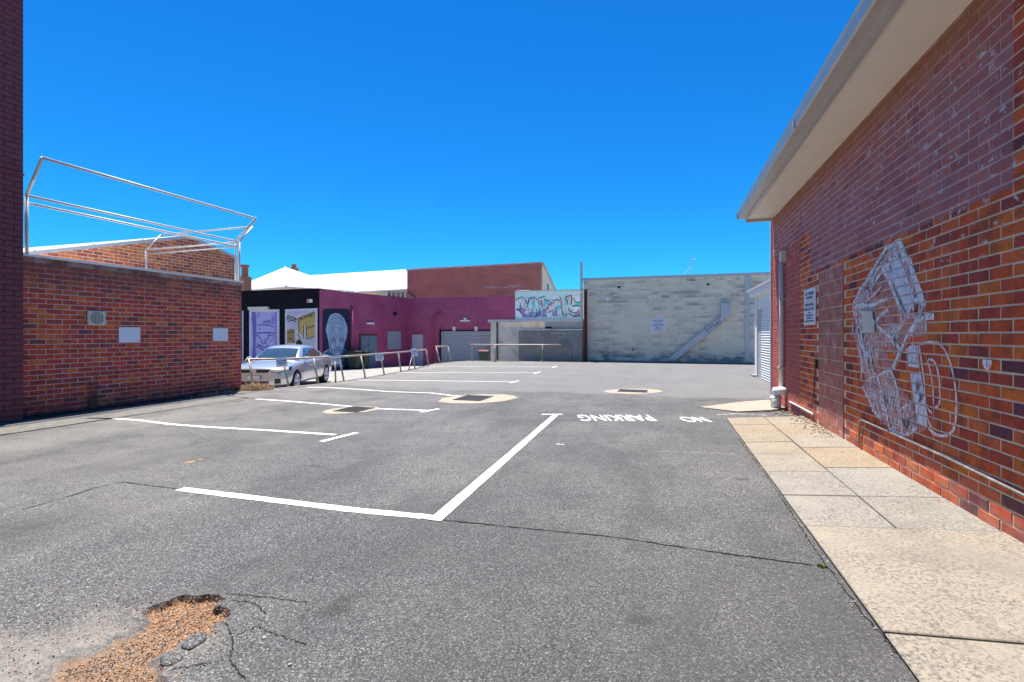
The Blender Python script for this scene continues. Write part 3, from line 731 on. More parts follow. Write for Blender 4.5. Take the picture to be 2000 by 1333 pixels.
# ================================================================== RIGHT BRICK BUILDING
WX, WEND, WZ0, WTOP = 2.07, 11.2, 0.0, 3.74
RB = thing('brick_building', (4.5, 5, 0), 'red brick building with cream eaves, purple over-paint and white graffiti beside the footpath', 'building')
wall_r = MB().box((WX, -4, -0.1), (WX+0.25, WEND, WTOP)).build('wall', M['mortar_r'], RB)
MB().box((WX+0.25, WEND-0.25, -0.1), (9.5, WEND, WTOP)).build('end_wall', M['mortar_r'], RB)
D0, D1, DZ = 6.96, 8.01, 2.236
def foc_r(p): return (p-CAM).length + (50 if p.y < 3.72 else 0)
brick_wall(wall_r, (WX, -2.6, WZ0), (0, 1, 0), (-1, 0, 0), WEND+2.6, WTOP-WZ0, M['brick_r'], 300,
           skip=lambda s, z: D0 < s-2.6 < D1 and z < DZ, focus=foc_r)
brick_wall(wall_r, (WX, D0+0.01, WZ0), (0, 1, 0), (-1, 0, 0), D1-D0-0.02, DZ, M['infill'], 300, L=0.345, Hc=0.172, gap=0.008, proud=0.004, name='infill_block')
MB().box((WX-0.014, D0-0.012, 0.0), (WX+0.02, D0+0.012, DZ)).build('jamb_strip', M['infill'], RB)
# eaves
ED = WEND - 0.12
b = MB(); b.box((1.60, -4, 3.72), (WX+0.2, ED, 3.735)); b.build('soffit', M['cream'], RB)
b = MB(); b.box((1.555, -4, 3.70), (1.60, ED, 3.90)); b.build('fascia', M['gutter'], RB)
prof = [(1.555, 3.742), (1.435, 3.742), (1.418, 3.76), (1.405, 3.84), (1.393, 3.866), (1.405, 3.872), (1.425, 3.85), (1.44, 3.762), (1.555, 3.762)]
gb = MB().prism([(x, -4, z) for x, z in prof], (0, ED+4.03, 0)).build('gutter', M['gutter'], RB)
MB().box((1.398, 6.40, 3.739), (1.55, 6.43, 3.875)).build('gutter_joint', M['zinc'], gb)
MB().box((1.395, ED+0.03, 3.74), (1.556, ED+0.036, 3.87)).build('gutter_end', M['gutter'], gb)
MB().box((1.56, ED, 3.66), (WX+0.05, ED+0.05, 3.74)).build('barge_return', M['gutter'], RB)
rf = MB(); pts = [(1.50, 3.885), (9.5, 5.3), (9.5, 5.25), (1.50, 3.86)]
rf.prism([(x, -4, z) for x, z in pts], (0, ED+4.05, 0)); roofr = rf.build('roof', M['gutter'], RB)
for k in range(3): MB().box((1.5+k*1.2, ED+0.02, 3.87+k*0.212), (1.5+k*1.2+1.1, ED+0.07, 3.95+k*0.212)).build('barge_cap', M['gutter'], roofr)
# corner trim, downpipe, conduits
MB().box((WX-0.03, WEND-0.005, 0.0), (WX+0.05, WEND+0.07, 3.70)).build('corner_trim', M['zinc'], RB)
pw = PXc(WX); pw.n = Vector((-1, 0, 0))
def wpt(x, y, off=0.0): return pw.pt(x, y, off)
pt, pb = wpt(1533, 515, 0.06), wpt(1531, 768, 0.06)
dp = MB().tube([(WX-0.06, pt.y, pt.z), (WX-0.06, pt.y, 0.42)], 0.042, 12).build('downpipe', M['pvc'], RB, smooth=True)
for z in (0.75, 2.0): MB().box((WX-0.115, pt.y-0.055, z), (WX, pt.y+0.055, z+0.03)).build('pipe_clip', M['galv'], dp)
MB().box((WX-0.09, pt.y-0.14, pt.z+0.02), (WX-0.002, pt.y+0.02, pt.z+0.21)).build('junction_box', M['vent'], RB)
b = MB(); b.tube([(WX-0.15, pt.y-0.02, 0.0), (WX-0.15, pt.y-0.02, 0.27)], [0.088, 0.084], 14); b.build('gully_pipe', M['pvc'], RB, smooth=True)
b = MB(); b.tube([(WX-0.15, pt.y-0.02, 0.27), (WX-0.14, pt.y-0.03, 0.34), (WX-0.07, pt.y-0.10, 0.36), (WX+0.01, pt.y-0.16, 0.34)], [0.086, 0.088, 0.075, 0.075], 14); b.build('gully_bend', M['pvc'], RB, smooth=True)
b = MB(); b.tube([(WX-0.15, pt.y-0.02, 0.20), (WX-0.15, pt.y-0.02, 0.235)], 0.098, 14); b.build('pipe_collar', M['pvc'], RB, smooth=True)
# low conduit runs
cz = [wpt(1682, 866, 0.022), wpt(1684, 822, 0.022), wpt(1690, 822, 0.022), wpt(1850, 892, 0.022), wpt(1950, 940, 0.022), wpt(2040, 984, 0.022)]
MB().tube(cz, 0.011, 8).build('conduit', M['conduit'], RB, smooth=True)
cz = [wpt(1545, 785, 0.022), wpt(1570, 798, 0.022), wpt(1592, 810, 0.022)]
MB().tube(cz, 0.014, 8).build('conduit', M['pvc'], RB, smooth=True)
cz = [wpt(1597, 700, 0.02), wpt(1595, 722, 0.02), wpt(1593, 765, 0.02), wpt(1590, 792, 0.03), wpt(1593, 816, 0.02)]
MB().tube(cz, 0.007, 6).build('cable', M['wire'], RB, smooth=True)
p = wpt(1597, 710, 0.02); MB().box((WX-0.035, p.y-0.03, p.z-0.06), (WX, p.y+0.03, p.z+0.05)).build('cable_box', M['wire'], RB)

# graffiti on the right wall ------------------------------------------
M['spray_w'] = spray('white_spray_haze', (0.90, 0.82, 0.85), 0.44, 0.62, 0.78, 19)
M['spray_h'] = spray('thin_spray_mist', (0.85, 0.74, 0.77), 0.40, 0.70, 0.60, 22)
M['spray_s'] = spray('white_spray_line', (0.95, 0.92, 0.93), 0.33, 0.56, 0.95, 24)
M['spray_b'] = spray('pale_blue_spray', (0.80, 0.82, 0.92), 0.30, 0.54, 0.92, 14)
M['spray_d'] = spray('dark_spray_line', (0.10, 0.065, 0.095), 0.25, 0.5, 0.85, 12)
GO = [0.0055]
def Wz(zx, zy, off): return wpt(1600+zx/3.1, 450+zy/3.1, off)
def gpoly(name, pts, m):
    GO[0] += 0.00012; b = MB(); b.poly([Wz(a, c, GO[0]) for a, c in pts]); o = b.build(name, M[m], wall_r, fix=False); return o
def smooth(pts, n=6):
    q = [pts[0]]+list(pts)+[pts[-1]]; out = []
    for i in range(1, len(q)-2):
        for k in range(n):
            t = k/n; out.append(tuple(0.5*((2*q[i][m])+(-q[i-1][m]+q[i+1][m])*t+(2*q[i-1][m]-5*q[i][m]+4*q[i+1][m]-q[i+2][m])*t*t+(-q[i-1][m]+3*q[i][m]-3*q[i+1][m]+q[i+2][m])*t**3) for m in (0, 1)))
    return out+[pts[-1]]
def gline(pts, wd, m='spray_s'):
    GO[0] += 0.00012; wd *= 1.1; P = [Wz(a, c, GO[0]) for a, c in smooth(pts)]; rr = random.Random(int(pts[0][0]))
    MB().ribbon(P, [wd*rr.uniform(.75, 1.2) for _ in P], (-1, 0, 0)).build('graffiti', M[m], wall_r, fix=False)
gpoly('graffiti', [(400,100),(500,55),(550,165),(600,310),(655,470),(640,640),(560,650),(520,720),(470,850),(440,850),(380,900),(290,920),(250,800),(212,640),(205,450),(250,340),(320,230)], 'spray_h')
gpoly('graffiti', [(300,890),(440,830),(480,930),(560,1030),(560,860),(625,855),(665,1200),(590,1235),(520,1250),(420,1210),(320,1090),(255,950)], 'spray_h')
gpoly('graffiti', [(400,115),(500,62),(545,170),(590,310),(640,440),(650,480),(600,520),(545,545),(500,560),(480,470),(440,330),(380,205),(330,330),(300,440),(330,450),(345,560),(400,600),(470,560),(490,620),(480,720),(440,700),(370,700),(350,850),(300,900),(262,830),(228,650),(215,440),(260,340),(330,230)], 'spray_w')
gpoly('graffiti', [(365,905),(440,835),(470,920),(492,1080),(560,1035),(600,1180),(585,1225),(520,1240),(420,1200),(330,1080),(268,950),(300,900)], 'spray_w')
gpoly('graffiti', [(400,220),(440,170),(490,160),(520,260),(560,420),(545,540),(500,470),(450,330)], 'spray_b')
gpoly('graffiti', [(555,870),(620,860),(640,1000),(658,1190),(600,1170),(575,1000)], 'spray_b')
gpoly('graffiti', [(527,720),(570,690),(605,700),(610,835),(545,825)], 'spray_b')
gpoly('graffiti', [(610,520),(650,500),(655,620),(600,640),(570,600)], 'spray_w')
for pts, wd, m in [
    ([(490,58),(522,190)], .05, 'spray_s'), ([(548,170),(600,330),(645,460)], .06, 'spray_s'),
    ([(412,105),(345,215),(300,290)], .04, 'spray_s'), ([(255,350),(225,420),(210,450),(215,520)], .03, 'spray_s'), ([(240,700),(262,800),(258,900)], .03, 'spray_s'), ([(270,950),(330,1080),(370,1140)], .03, 'spray_s'), ([(420,1200),(520,1240),(600,1195)], .03, 'spray_s'),
    ([(405,110),(500,60)], .04, 'spray_s'), ([(455,110),(520,260),(575,420)], .035, 'spray_b'), ([(500,70),(560,240),(610,400)], .03, 'spray_b'), ([(330,330),(420,200)], .03, 'spray_s'), ([(250,360),(380,210)], .03, 'spray_s'),
    ([(215,470),(300,420),(400,330)], .025, 'spray_s'), ([(230,440),(240,640),(300,760),(330,690)], .03, 'spray_s'), ([(550,470),(600,420),(640,450)], .04, 'spray_s'), ([(600,520),(560,640)], .04, 'spray_s'), ([(650,530),(655,620)], .03, 'spray_s'),
    ([(360,905),(370,880),(440,840)], .03, 'spray_s'), ([(300,905),(350,880),(380,960)], .035, 'spray_s'),
    ([(375,200),(440,330),(492,465)], .045, 'spray_s'), ([(430,170),(490,330),(530,440)], .04, 'spray_s'),
    ([(225,460),(330,452),(420,410)], .04, 'spray_s'), ([(425,478),(350,560),(440,650)], .035, 'spray_s'),
    ([(520,560),(445,660),(490,720),(455,840)], .04, 'spray_s'), ([(640,525),(560,600),(515,695),(450,835)], .035, 'spray_s'),
    ([(612,690),(680,680),(738,690),(790,770),(825,900),(840,1050),(828,1190),(785,1240),(722,1240),(670,1200)], .022, 'spray_s'),
    ([(668,782),(708,800),(735,900),(738,1040),(712,1075)], .02, 'spray_s'), ([(665,790),(690,900),(702,1060)], .016, 'spray_s'),
    ([(612,690),(640,880),(655,1050),(692,1110)], .02, 'spray_s'), ([(690,1200),(660,1120),(640,1000)], .02, 'spray_s'),
    ([(650,520),(705,525)], .05, 'spray_s'), ([(290,470),(300,640),(330,850)], .03, 'spray_s'), ([(250,420),(260,620),(310,880)], .03, 'spray_s'),
    ([(370,920),(400,1060),(430,1190)], .03, 'spray_s'), ([(330,960),(370,1100)], .025, 'spray_s'), ([(440,840),(480,960),(495,1080),(545,1050)], .03, 'spray_s'),
    ([(420,120),(350,230),(280,370)], .022, 'spray_d'), ([(400,330),(350,400)], .02, 'spray_d'), ([(455,330),(500,440),(530,500)], .02, 'spray_d'),
    ([(300,700),(330,800),(345,860)], .02, 'spray_d'), ([(405,980),(420,1100),(440,1190)], .018, 'spray_d'), ([(235,520),(245,620)], .02, 'spray_d')]:
    gline(pts, wd, m)
rr = random.Random(21)
for k in range(70):     # scribbled fill
    zx, zy = rr.choice([(250, 480), (280, 600), (290, 740), (320, 330), (440, 960), (400, 1060), (500, 1150), (330, 980), (450, 620), (230, 560), (240, 700), (310, 250), (600, 480), (540, 330), (600, 950), (460, 250), (560, 1120), (260, 850)])
    zx += rr.uniform(-25, 35); zy += rr.uniform(-60, 60)
    gline([(zx, zy), (zx+rr.uniform(-14, 14), zy+rr.uniform(40, 90)), (zx+rr.uniform(-10, 28), zy+rr.uniform(-20, 30))], 0.014, rr.choice(['spray_s', 'spray_s', 'spray_b', 'spray_d']))
M['cream_sq'] = flat('cream_patch_paint', (0.60, 0.57, 0.47))
gpoly('paint_patch', [(272,490),(336,490),(338,535),(350,545),(346,620),(272,622)], 'cream_sq')
gpoly('paint_splash', [(3360/10*0+1010, 772), (1068, 772), (1068, 815), (1058, 835), (1046, 850), (1042, 875), (1037, 850), (1020, 832), (1012, 810)], 'spray_s')

def wall_sign(px0, py0, px1, py1, plane, name, label, lines, group=None, thick=0.012):
    a, b2 = plane.pt(px0, py1), plane.pt(px1, py0)
    n = plane.n; up = Vector((0, 0, 1)); right = up.cross(n)
    if right.dot(ray((px0+px1)/2, 655).cross(up)) < 0: right = -right
    c = (a+b2)/2; hw = abs((b2-a).dot(right))/2; hh = abs(b2.z-a.z)/2
    e = thing(name, (c.x, c.y, c.z-hh), label, 'sign', group)
    MB().obox(c+n*(thick/2+0.008), right*hw, up*hh, n*(thick/2)).build('board', M['signw'], e)
    o = n*(thick+0.011)
    for (s, yc, wd, hg) in lines:
        cc = c + up*((0.5-yc)*2*hh) + o
        if s == '-': MB().obox(cc, right*hw*wd, up*hh*hg, n*0.0005).build('rule', M['ink'], e)
        elif s == '~':
            rr = random.Random(int(yc*100)); x = -wd
            bb = MB()
            while x < wd:
                l = rr.uniform(.05, .13); bb.obox(cc+right*hw*(x+l/2), right*hw*l/2*.8, up*hh*hg, n*0.0005); x += l+rr.choice([0, 0, .05])
            stuff(bb.build('small_print', M['ink'], e))
        else: text('lettering', s, 0.2, cc, right, up, M['ink'], e, bold=0.004, fit=(2*hw*wd, 2*hh*hg))
    return e
AUTH = [('AUTHORISED', .13, .84, .085), ('PARKING', .245, .62, .085), ('-', .345, .85, .008), ('OFFENDERS', .44, .78, .085), ('PROSECUTED', .56, .84, .085),
        ('~', .655, .18, .035), ('~', .73, .6, .04), ('~', .805, .45, .04), ('~', .89, .78, .04)]
wall_sign(1573, 561, 1595, 636, pw, 'parking_sign', 'tall white authorised parking sign fixed to the red brick wall', AUTH)

# ================================================================== LEFT MAROON BUILDING
MBD = thing('maroon_building', (-12, 0, 0), 'tall dark maroon painted brick building beyond the low brick wall', 'building')
MX, MY = -9.80, 5.27
wl = MB().box((-15, -7, -0.1), (MX, MY, 9.2)).build('wall', M['maroon_m'], MBD)
brick_wall(wl, (MX, MY, 0), (0, -1, 0), (1, 0, 0), 2.16, 9.1, M['maroon'], 300, focus=lambda p: abs(p.z-3.2)+(20 if p.y < 4.85 else 0), proud=0.008, gap=0.014)
MB().box((-15.05, -7, 9.2), (MX+0.06, MY+0.05, 9.35)).build('coping', M['maroon'], MBD)
MB().box((MX, 4.0, 3.90), (MX+0.03, MY, 3.93)).build('string_course', M['maroon'], MBD)

# ================================================================== LEFT LOW BRICK BUILDING
LX, LY0, LY1, LZ = -10.09, 5.20, 9.82, 2.665
LB = thing('brick_outbuilding', (-11.7, 7.5, 0), 'low flat-topped red brick outbuilding with a round vent between maroon building and car yard', 'building')
wl = MB().box((-13.3, LY0+0.09, -0.6), (LX, LY1, LZ)).build('wall', M['mortar_l'], LB)
brick_wall(wl, (LX, LY1, 0), (0, -1, 0), (1, 0, 0), LY1-LY0-0.10, LZ-0.0, M['brick_l'], 300, focus=lambda p: (p-CAM).length)
MB().box((-13.34, LY0+0.1, LZ), (LX+0.045, LY1+0.03, LZ+0.035)).build('coping', M['white'], LB)
pl = PXc(LX); v = pl.pt(186.5, 622); s = 0.145
ve = thing('wall_vent', (LX, v.y, v.z-s), 'square beige vent with round grille on the low brick outbuilding', 'vent')
me = MB().box((LX+0.004, v.y-s*1.05, v.z-s*0.92), (LX+0.045, v.y+s*1.05, v.z+s*0.92)).mesh('frame'); bevel(me, 0.012, 2); link('frame', me, M['vent'], ve)
MB().lathe([(0.112, 0), (0.112, 0.004)], (LX+0.0455, v.y, v.z), (1, 0, 0), 24).build('opening', M['dark'], ve)
for k in range(9):
    yy = -0.1+0.2*k/8; hh = math.sqrt(max(0.0, 0.112**2-yy*yy)); MB().box((LX+0.05, v.y+yy-0.006, v.z-hh), (LX+0.056, v.y+yy+0.006, v.z+hh)).build('louvre', M['vent'], ve)
def blank_board(x0, y0, x1, y1, label):
    a, c = pl.pt(x0, y1), pl.pt(x1, y0); e = thing('blank_sign', (LX, (a.y+c.y)/2, a.z), label, 'sign', 'blank signs on the low brick wall')
    MB().box((LX+0.008, min(a.y, c.y), a.z), (LX+0.02, max(a.y, c.y), c.z)).build('board', M['signw'], e)
    for yy in (a.y+0.03, c.y-0.03):
        for z in (a.z+.03, c.z-.03): MB().lathe([(0.008, 0), (0.005, 0.004)], (LX+0.02, yy, z), (1, 0, 0), 8).build('screw', M['galv'], e)
blank_board(231, 640, 272.5, 669.5, 'blank white sign on low brick wall, next to the round vent')
blank_board(415, 641.5, 444, 666.5, 'blank white sign on low brick wall, near its end by the silver car')
# climbing dead weed on the wall
b = MB(); rr = random.Random(9); v0 = pl.pt(181, 812); v1 = pl.pt(183, 745)
for k in range(16):
    P = []; n = rr.randint(3, 6); y = v0.y+rr.uniform(-.05, .05); top = v1.z*rr.uniform(.25, 1.05)
    for q in range(n+1): P.append((LX+0.02+rr.uniform(0, .04), y+rr.uniform(-.05, .05)*(q/n+.3), 0.02+(top-0.02)*q/n))
    b.tube(P, [0.006*(1-0.6*q/n) for q in range(n+1)], 5)
for k in range(40):
    z = rr.uniform(.1, v1.z); y = v0.y+rr.uniform(-.07, .07); c = Vector((LX+0.03+rr.uniform(0, .04), y, z)); d = Vector((rr.uniform(-.3, 1), rr.uniform(-1, 1), rr.uniform(-1, 1))).normalized()*.03
    e2 = d.cross(Vector((1, .3, .2))).normalized()*.012; b.poly([c-d, c+e2, c+d, c-e2])
o = b.build('dead_vine', simple('dead_vine', (0.24, 0.15, 0.09), 0.9, var=0.3, scale=30), fix=False); tag(o, 'withered brown vine climbing from the base of the low brick wall', 'plant')

def tuft(name, c, rx, ry, n, h, m, label, seed, cat='plant'):
    b = MB(); rr = random.Random(seed)
    for k in range(n):
        a = rr.uniform(0, 6.28); r = math.sqrt(rr.random()); p = Vector((c[0]+math.cos(a)*rx*r, c[1]+math.sin(a)*ry*r, c[2]))
        ln = h*rr.uniform(.3, 1)*(1.1-r*.6); d = Vector((rr.gauss(0, .6), rr.gauss(0, .6), 1)).normalized(); s = d.cross(Vector((rr.uniform(-1, 1), rr.uniform(-1, 1), .1))).normalized()*rr.uniform(.003, .008)
        m1 = p+d*ln*.55; tip = p+d*ln+Vector((rr.gauss(0, .35), rr.gauss(0, .35), -.25))*ln*.6
        b.poly([p-s, p+s, m1+s*.8, m1-s*.8]); b.poly([m1-s*.8, m1+s*.8, tip])
    o = b.build(name, M[m], fix=False); return tag(o, label, cat)
tuft('dry_weeds', (-9.75, 9.95, 0.0), 0.42, 0.34, 700, 0.34, 'straw', 'clump of dry straw coloured weeds at end of brick wall beside the car', 1)
tuft('dry_weeds', (-9.80, 8.9, 0.01), 0.16, 0.8, 260, 0.12, 'straw', 'thin trail of dry leaves along the foot of the low brick wall', 2)
p = G(1606, 1108); tuft('weed_tuft', (p.x, p.y, 0.0), 0.03, 0.02, 60, 0.03, 'weed', 'tiny green weed where the asphalt seam meets the paving slabs', 3)

# awning frame on top of the outbuilding -------------------------------
AF = thing('awning_frame', (-10.07, 7.5, LZ+0.035), 'bare galvanised tube frame standing above the low brick outbuilding', 'frame')
ax, zt, zu = -10.05, 3.66, 4.16
def bar(a, b2, r=0.022, name='rail'): MB().tube([a, b2], r, 8).build(name, M['galv'], AF, smooth=True)
base = LZ+0.034
for y in (5.45, 9.72): bar((ax, y, base), (ax, y, zt), 0.026, 'post')
bar((ax-3.12, 9.72, base), (ax-3.12, 9.72, zt-.05), 0.026, 'post')
bar((ax-0.12, 9.72, base), (ax-0.12, 9.72, zt), 0.018, 'post')
for dz in (0, -0.11): bar((ax+(0.0 if dz == 0 else -.06), 5.45, zt+dz), (ax+(0.0 if dz == 0 else -.06), 9.74, zt+dz)); bar((ax, 9.72, zt+dz), (ax-3.12, 9.72, zt+dz-.04), 0.020)
for y in (5.45, 9.60): bar((ax, y, zt), (ax+0.65, y-0.15+0.13*(y > 9), zu), 0.026, 'bracket')
bar((ax+0.65, 5.30, zu), (ax+0.65, 9.58, zu), 0.026)
bar((ax, 9.72, zt), (ax, 10.13, zu-.04), 0.020, 'bracket'); bar((ax-3.12, 9.72, zt-.04), (ax-3.12, 10.13, zu-.06), 0.022, 'bracket')
bar((ax, 10.13, zu-.04), (ax-3.12, 10.13, zu-.06), 0.022)

# ================================================================== GABLE BRICK HOUSE BEHIND
GX = -13.5
GB = thing('gable_building', (-16, 9, -0.5), 'orange brick building with low pitched gable behind the tube frame', 'building')
pk, zr = 11.25, 4.29
def gtop(y): return zr-(pk-y)*0.286 if y < pk else zr-(y-pk)*0.226
prof = [(3.2, -0.6), (12.86, -0.6), (12.86, gtop(12.86)), (pk, zr), (3.2, gtop(3.2))]
wl = MB().prism([(GX, y, z) for y, z in prof], (-7, 0, 0)).build('wall', M['mortar_g'], GB)
z0 = 2.408
brick_wall(wl, (GX, 12.86, z0), (0, -1, 0), (1, 0, 0), 9.5, zr-z0, M['brick_g'], 300, topz=lambda s: gtop(12.86-s)-z0+0.035,
           focus=lambda p: (p-CAM).length*0.3+(20 if p.y < 7.1 or p.z < 2.55 else 0))
b = MB(); 
for ya, yb in ((3.2, pk), (pk, 12.9)):
    b.prism([(GX+0.05, ya, gtop(ya)-.045), (GX+0.05, yb, gtop(yb)-.045), (GX+0.05, yb, gtop(yb)+.04), (GX+0.05, ya, gtop(ya)+.04)], (-7.1, 0, 0))
b.build('roof', M['zinc'], GB)
MB().box((GX-.05, 12.865, -0.6), (GX+0.06, 12.94, gtop(12.86)+.02)).build('corner_trim', M['white'], GB)

# ================================================================== CONCRETE BLOCK WALL BUILDING
BY = 26.0; pB = PYc(BY)
BX0, BX1, BZ = -4.11, 7.0, 4.34
BB = thing('block_building', (1.5, 30, 0), 'long pale concrete block building stained with mould at the back of the car park', 'building')
wl = MB().box((BX0, BY, -0.6), (BX1, BY+8, BZ-0.12)).build('wall', M['block_m'], BB)
brick_wall(wl, (BX1, BY, 0.02), (-1, 0, 0), (0, -1, 0), BX1-BX0, 4.2, M['block'], 300, L=0.4, Hc=0.2, gap=0.006, proud=0.005, name='block',
           focus=lambda p: abs(p.x+0.2)*0.7+abs(p.z-2.1)+(30 if p.x > 4.6 else 0), jit=0.004)
MB().box((BX0-.03, BY-.06, BZ-0.13), (BX1, BY+8, BZ)).build('coping', M['zinc'], BB)
MB().box((BX0, BY-0.03, 0.0), (BX1, BY-0.001, 0.06)).build('base_strip', M['dark_render'], BB)  # low dark strip along the foot of the block wall
a = pB.pt(1460, 560); MB().box((a.x-.11, BY-.03, 0.05), (a.x+.11, BY-.008, BZ-.14)).build('flashing_strip', M['zinc'], BB)
for (x, y, sz) in ((1209, 561, .07), (1383, 556, .06)):
    a = pB.pt(x, y); MB().lathe([(sz, 0), (sz, 0.01)], (a.x, BY-.008, a.z), (0, -1, 0), 14).build('vent_hole', M['dark'], BB)
a = pB.pt(1210, 559); MB().box((a.x-.16, BY-.05, a.z), (a.x+.16, BY-.007, a.z+.05)).build('lamp_bracket', M['white'], BB)
a = pB.pt(1187.5, 584); me = MB().box((a.x-.11, BY-.14, a.z-.10), (a.x+.11, BY-.008, a.z+.10)).mesh('flood_light'); bevel(me, .015, 1)
tag(link('wall_light', me, M['white']), 'small white square light box high on the pale block wall', 'light')
a = pB.pt(1384, 698); MB().box((a.x-.2, BY-.02, a.z-.07), (a.x+.2, BY-.007, a.z+.07)).build('air_brick', M['grey_render'], BB)
for k in range(5): MB().box((a.x-.18, BY-.024, a.z-.055+k*.024), (a.x+.18, BY-.02, a.z-.047+k*.024)).build('slot', M['dark'], BB)
a = pB.pt(1236, 683); MB().lathe([(.05, 0), (.05, .04)], (a.x, BY-.007, a.z), (0, -1, 0), 12).build('pipe_stub', M['grate'], BB)
wall_sign(1271.5, 622.5, 1299.5, 648, pB, 'parking_sign', 'square white authorised parking sign on the pale block wall', AUTH)
# sloping metal duct
DU = thing('metal_duct', (2, BY-0.1, 0.05), 'sloping grey sheet metal duct with hooded top on the block wall', 'duct')
bl, br, ur, ul = pB.pt(1301, 705), pB.pt(1320, 705), pB.pt(1418, 625), pB.pt(1406, 620)
b = MB(); b.prism([bl+Vector((0, -.01, .03)), br+Vector((0, -.01, .03)), ur+Vector((0, -.01, 0)), ul+Vector((0, -.01, 0))], (0, -0.17, 0)); ch = b.build('chute', M['zinc'], DU)
for q in (0.0, 1.0):
    A = bl.lerp(br, q); Bq = ul.lerp(ur, q); MB().tube([A+Vector((0, -.19, .04)), Bq+Vector((0, -.19, 0))], 0.02, 6).build('edge_rib', M['galv'], ch)
h0, h1 = pB.pt(1407, 622), pB.pt(1425, 594)
MB().box((h0.x, BY-.24, h0.z), (h1.x, BY-.008, h1.z)).build('hood', M['zinc'], DU)
MB().box((h0.x-.02, BY-.27, h1.z), (h1.x+.02, BY-.008, h1.z+.03)).build('cap', M['galv'], DU)
m0 = bl.lerp(ul, 0.72).lerp(br.lerp(ur, 0.72), .5); dr = (ul-bl).normalized()
un = dr.cross(Vector((0, -1, 0))); un = un if un.z > 0 else -un; rr = random.Random(17)
for k_ in range(9):
    q0 = m0+Vector((0, -.182-.0004*k_, 0))+dr*(k_*.09-.1); MB().ribbon([q0+un*rr.uniform(-.12, 0), q0+dr*rr.uniform(0, .08)+un*rr.uniform(0, .14), q0+dr*rr.uniform(.03, .12)+un*rr.uniform(-.12, .08)], .028, (0, -1, 0)).build('scrawl', M['ink'], DU, fix=False)
# antenna
a = pB.pt(1352, 534); z1 = pB.pt(1352, 498).z; z2 = pB.pt(1352, 522).z
AN = thing('antenna', (a.x, BY+.3, BZ), 'thin metal antenna mast with a stay above the block wall', 'antenna')
MB().tube([(a.x, BY+.3, BZ), (a.x, BY+.3, z1)], .018, 6).build('mast', M['zinc'], AN)
MB().tube([(a.x-.45, BY+.3, BZ), (a.x, BY+.3, z2+.1)], .014, 6).build('stay', M['zinc'], AN)
MB().tube([(a.x, BY+.3, z1-.18), (a.x+.22, BY+.3, z1-.18)], .012, 6).build('arm', M['zinc'], AN)
# rusty column and tall post at its corner
a, t0 = pB.pt(1146, 706), pB.pt(1146, 568)
RC = thing('steel_column', (a.x, BY-.35, 0), 'rusty dark red steel column at the corner of the block wall', 'column')
b = MB(); b.box((a.x-.07, BY-.43, 0), (a.x-.055, BY-.27, t0.z)); b.box((a.x+.055, BY-.43, 0), (a.x+.07, BY-.27, t0.z)); b.box((a.x-.055, BY-.356, 0), (a.x+.055, BY-.344, t0.z)); b.build('column', M['rust'], RC)
MB().box((a.x-.09, BY-.45, t0.z), (a.x+.09, BY-.25, t0.z+.03)).build('cap_plate', M['rust'], RC)
q = pB.pt(1121, 578); MB().tube([(a.x, BY-.35, t0.z-.05), (q.x, BY-.35, q.z)], .022, 6).build('arm', M['galv'], RC)
a, t1 = pB.pt(1136.5, 700), pB.pt(1136.5, 512)
tag(MB().box((a.x-.06, BY-.17, 0), (a.x+.06, BY-.08, t1.z)).build('steel_post', M['zinc']), 'tall thin grey steel post rising above the block wall corner', 'post')

# ================================================================== GARAGE BEYOND THE BRICK BUILDING
AX = 2.81; pA = Plane((AX, 0, 0), (-1, 0, 0))
GA = thing('garage', (4.5, 15, 0), 'white metal garage with roller door beyond the brick building corner', 'garage')
f1 = pA.pt(1474, 573); yf = f1.y; zf = 2.80
MB().box((AX+.06, 11.3, 0), (6.8, yf-.02, zf-.15)).build('body', M['white'], GA)
MB().box((AX, yf-.42, 0), (AX+.058, yf, zf-.17)).build('corner_post', M['white'], GA)
MB().box((AX+.03, yf-.95, 0), (AX+.058, yf-.44, zf-.17)).build('door_jamb', M['zinc'], GA)
MB().box((AX+.02, 11.4, zf-.62), (AX+.058, yf-.44, zf-.17)).build('door_hood', M['white'], GA)
y = 11.6; b = MB()
dr_ = thing  # noqa
k = 0
door = MB().box((AX+.05, 11.5, 0.0), (AX+.056, yf-.97, zf-.64)).build('roller_door', M['white'], GA)
z = 0.03
while z < zf-.70:
    MB().tube([(AX+.047, 11.5, z), (AX+.047, yf-.98, z)], .026, 6).build('slat', M['white'], door); z += 0.075
b = MB(); b.box((AX-.16, 11.35, zf-.17), (6.9, yf+.12, zf-.03)); b.build('fascia', M['white'], GA)
b = MB(); b.box((AX-.22, 11.3, zf-.028), (6.95, yf+.18, zf+.03)); b.build('roof', M['galv'], GA)
a = G(1478, 738); MB().box((AX-.1, yf-.3, 0), (AX+.3, yf+.15, .06)).build('footing', M['apron'], GA)

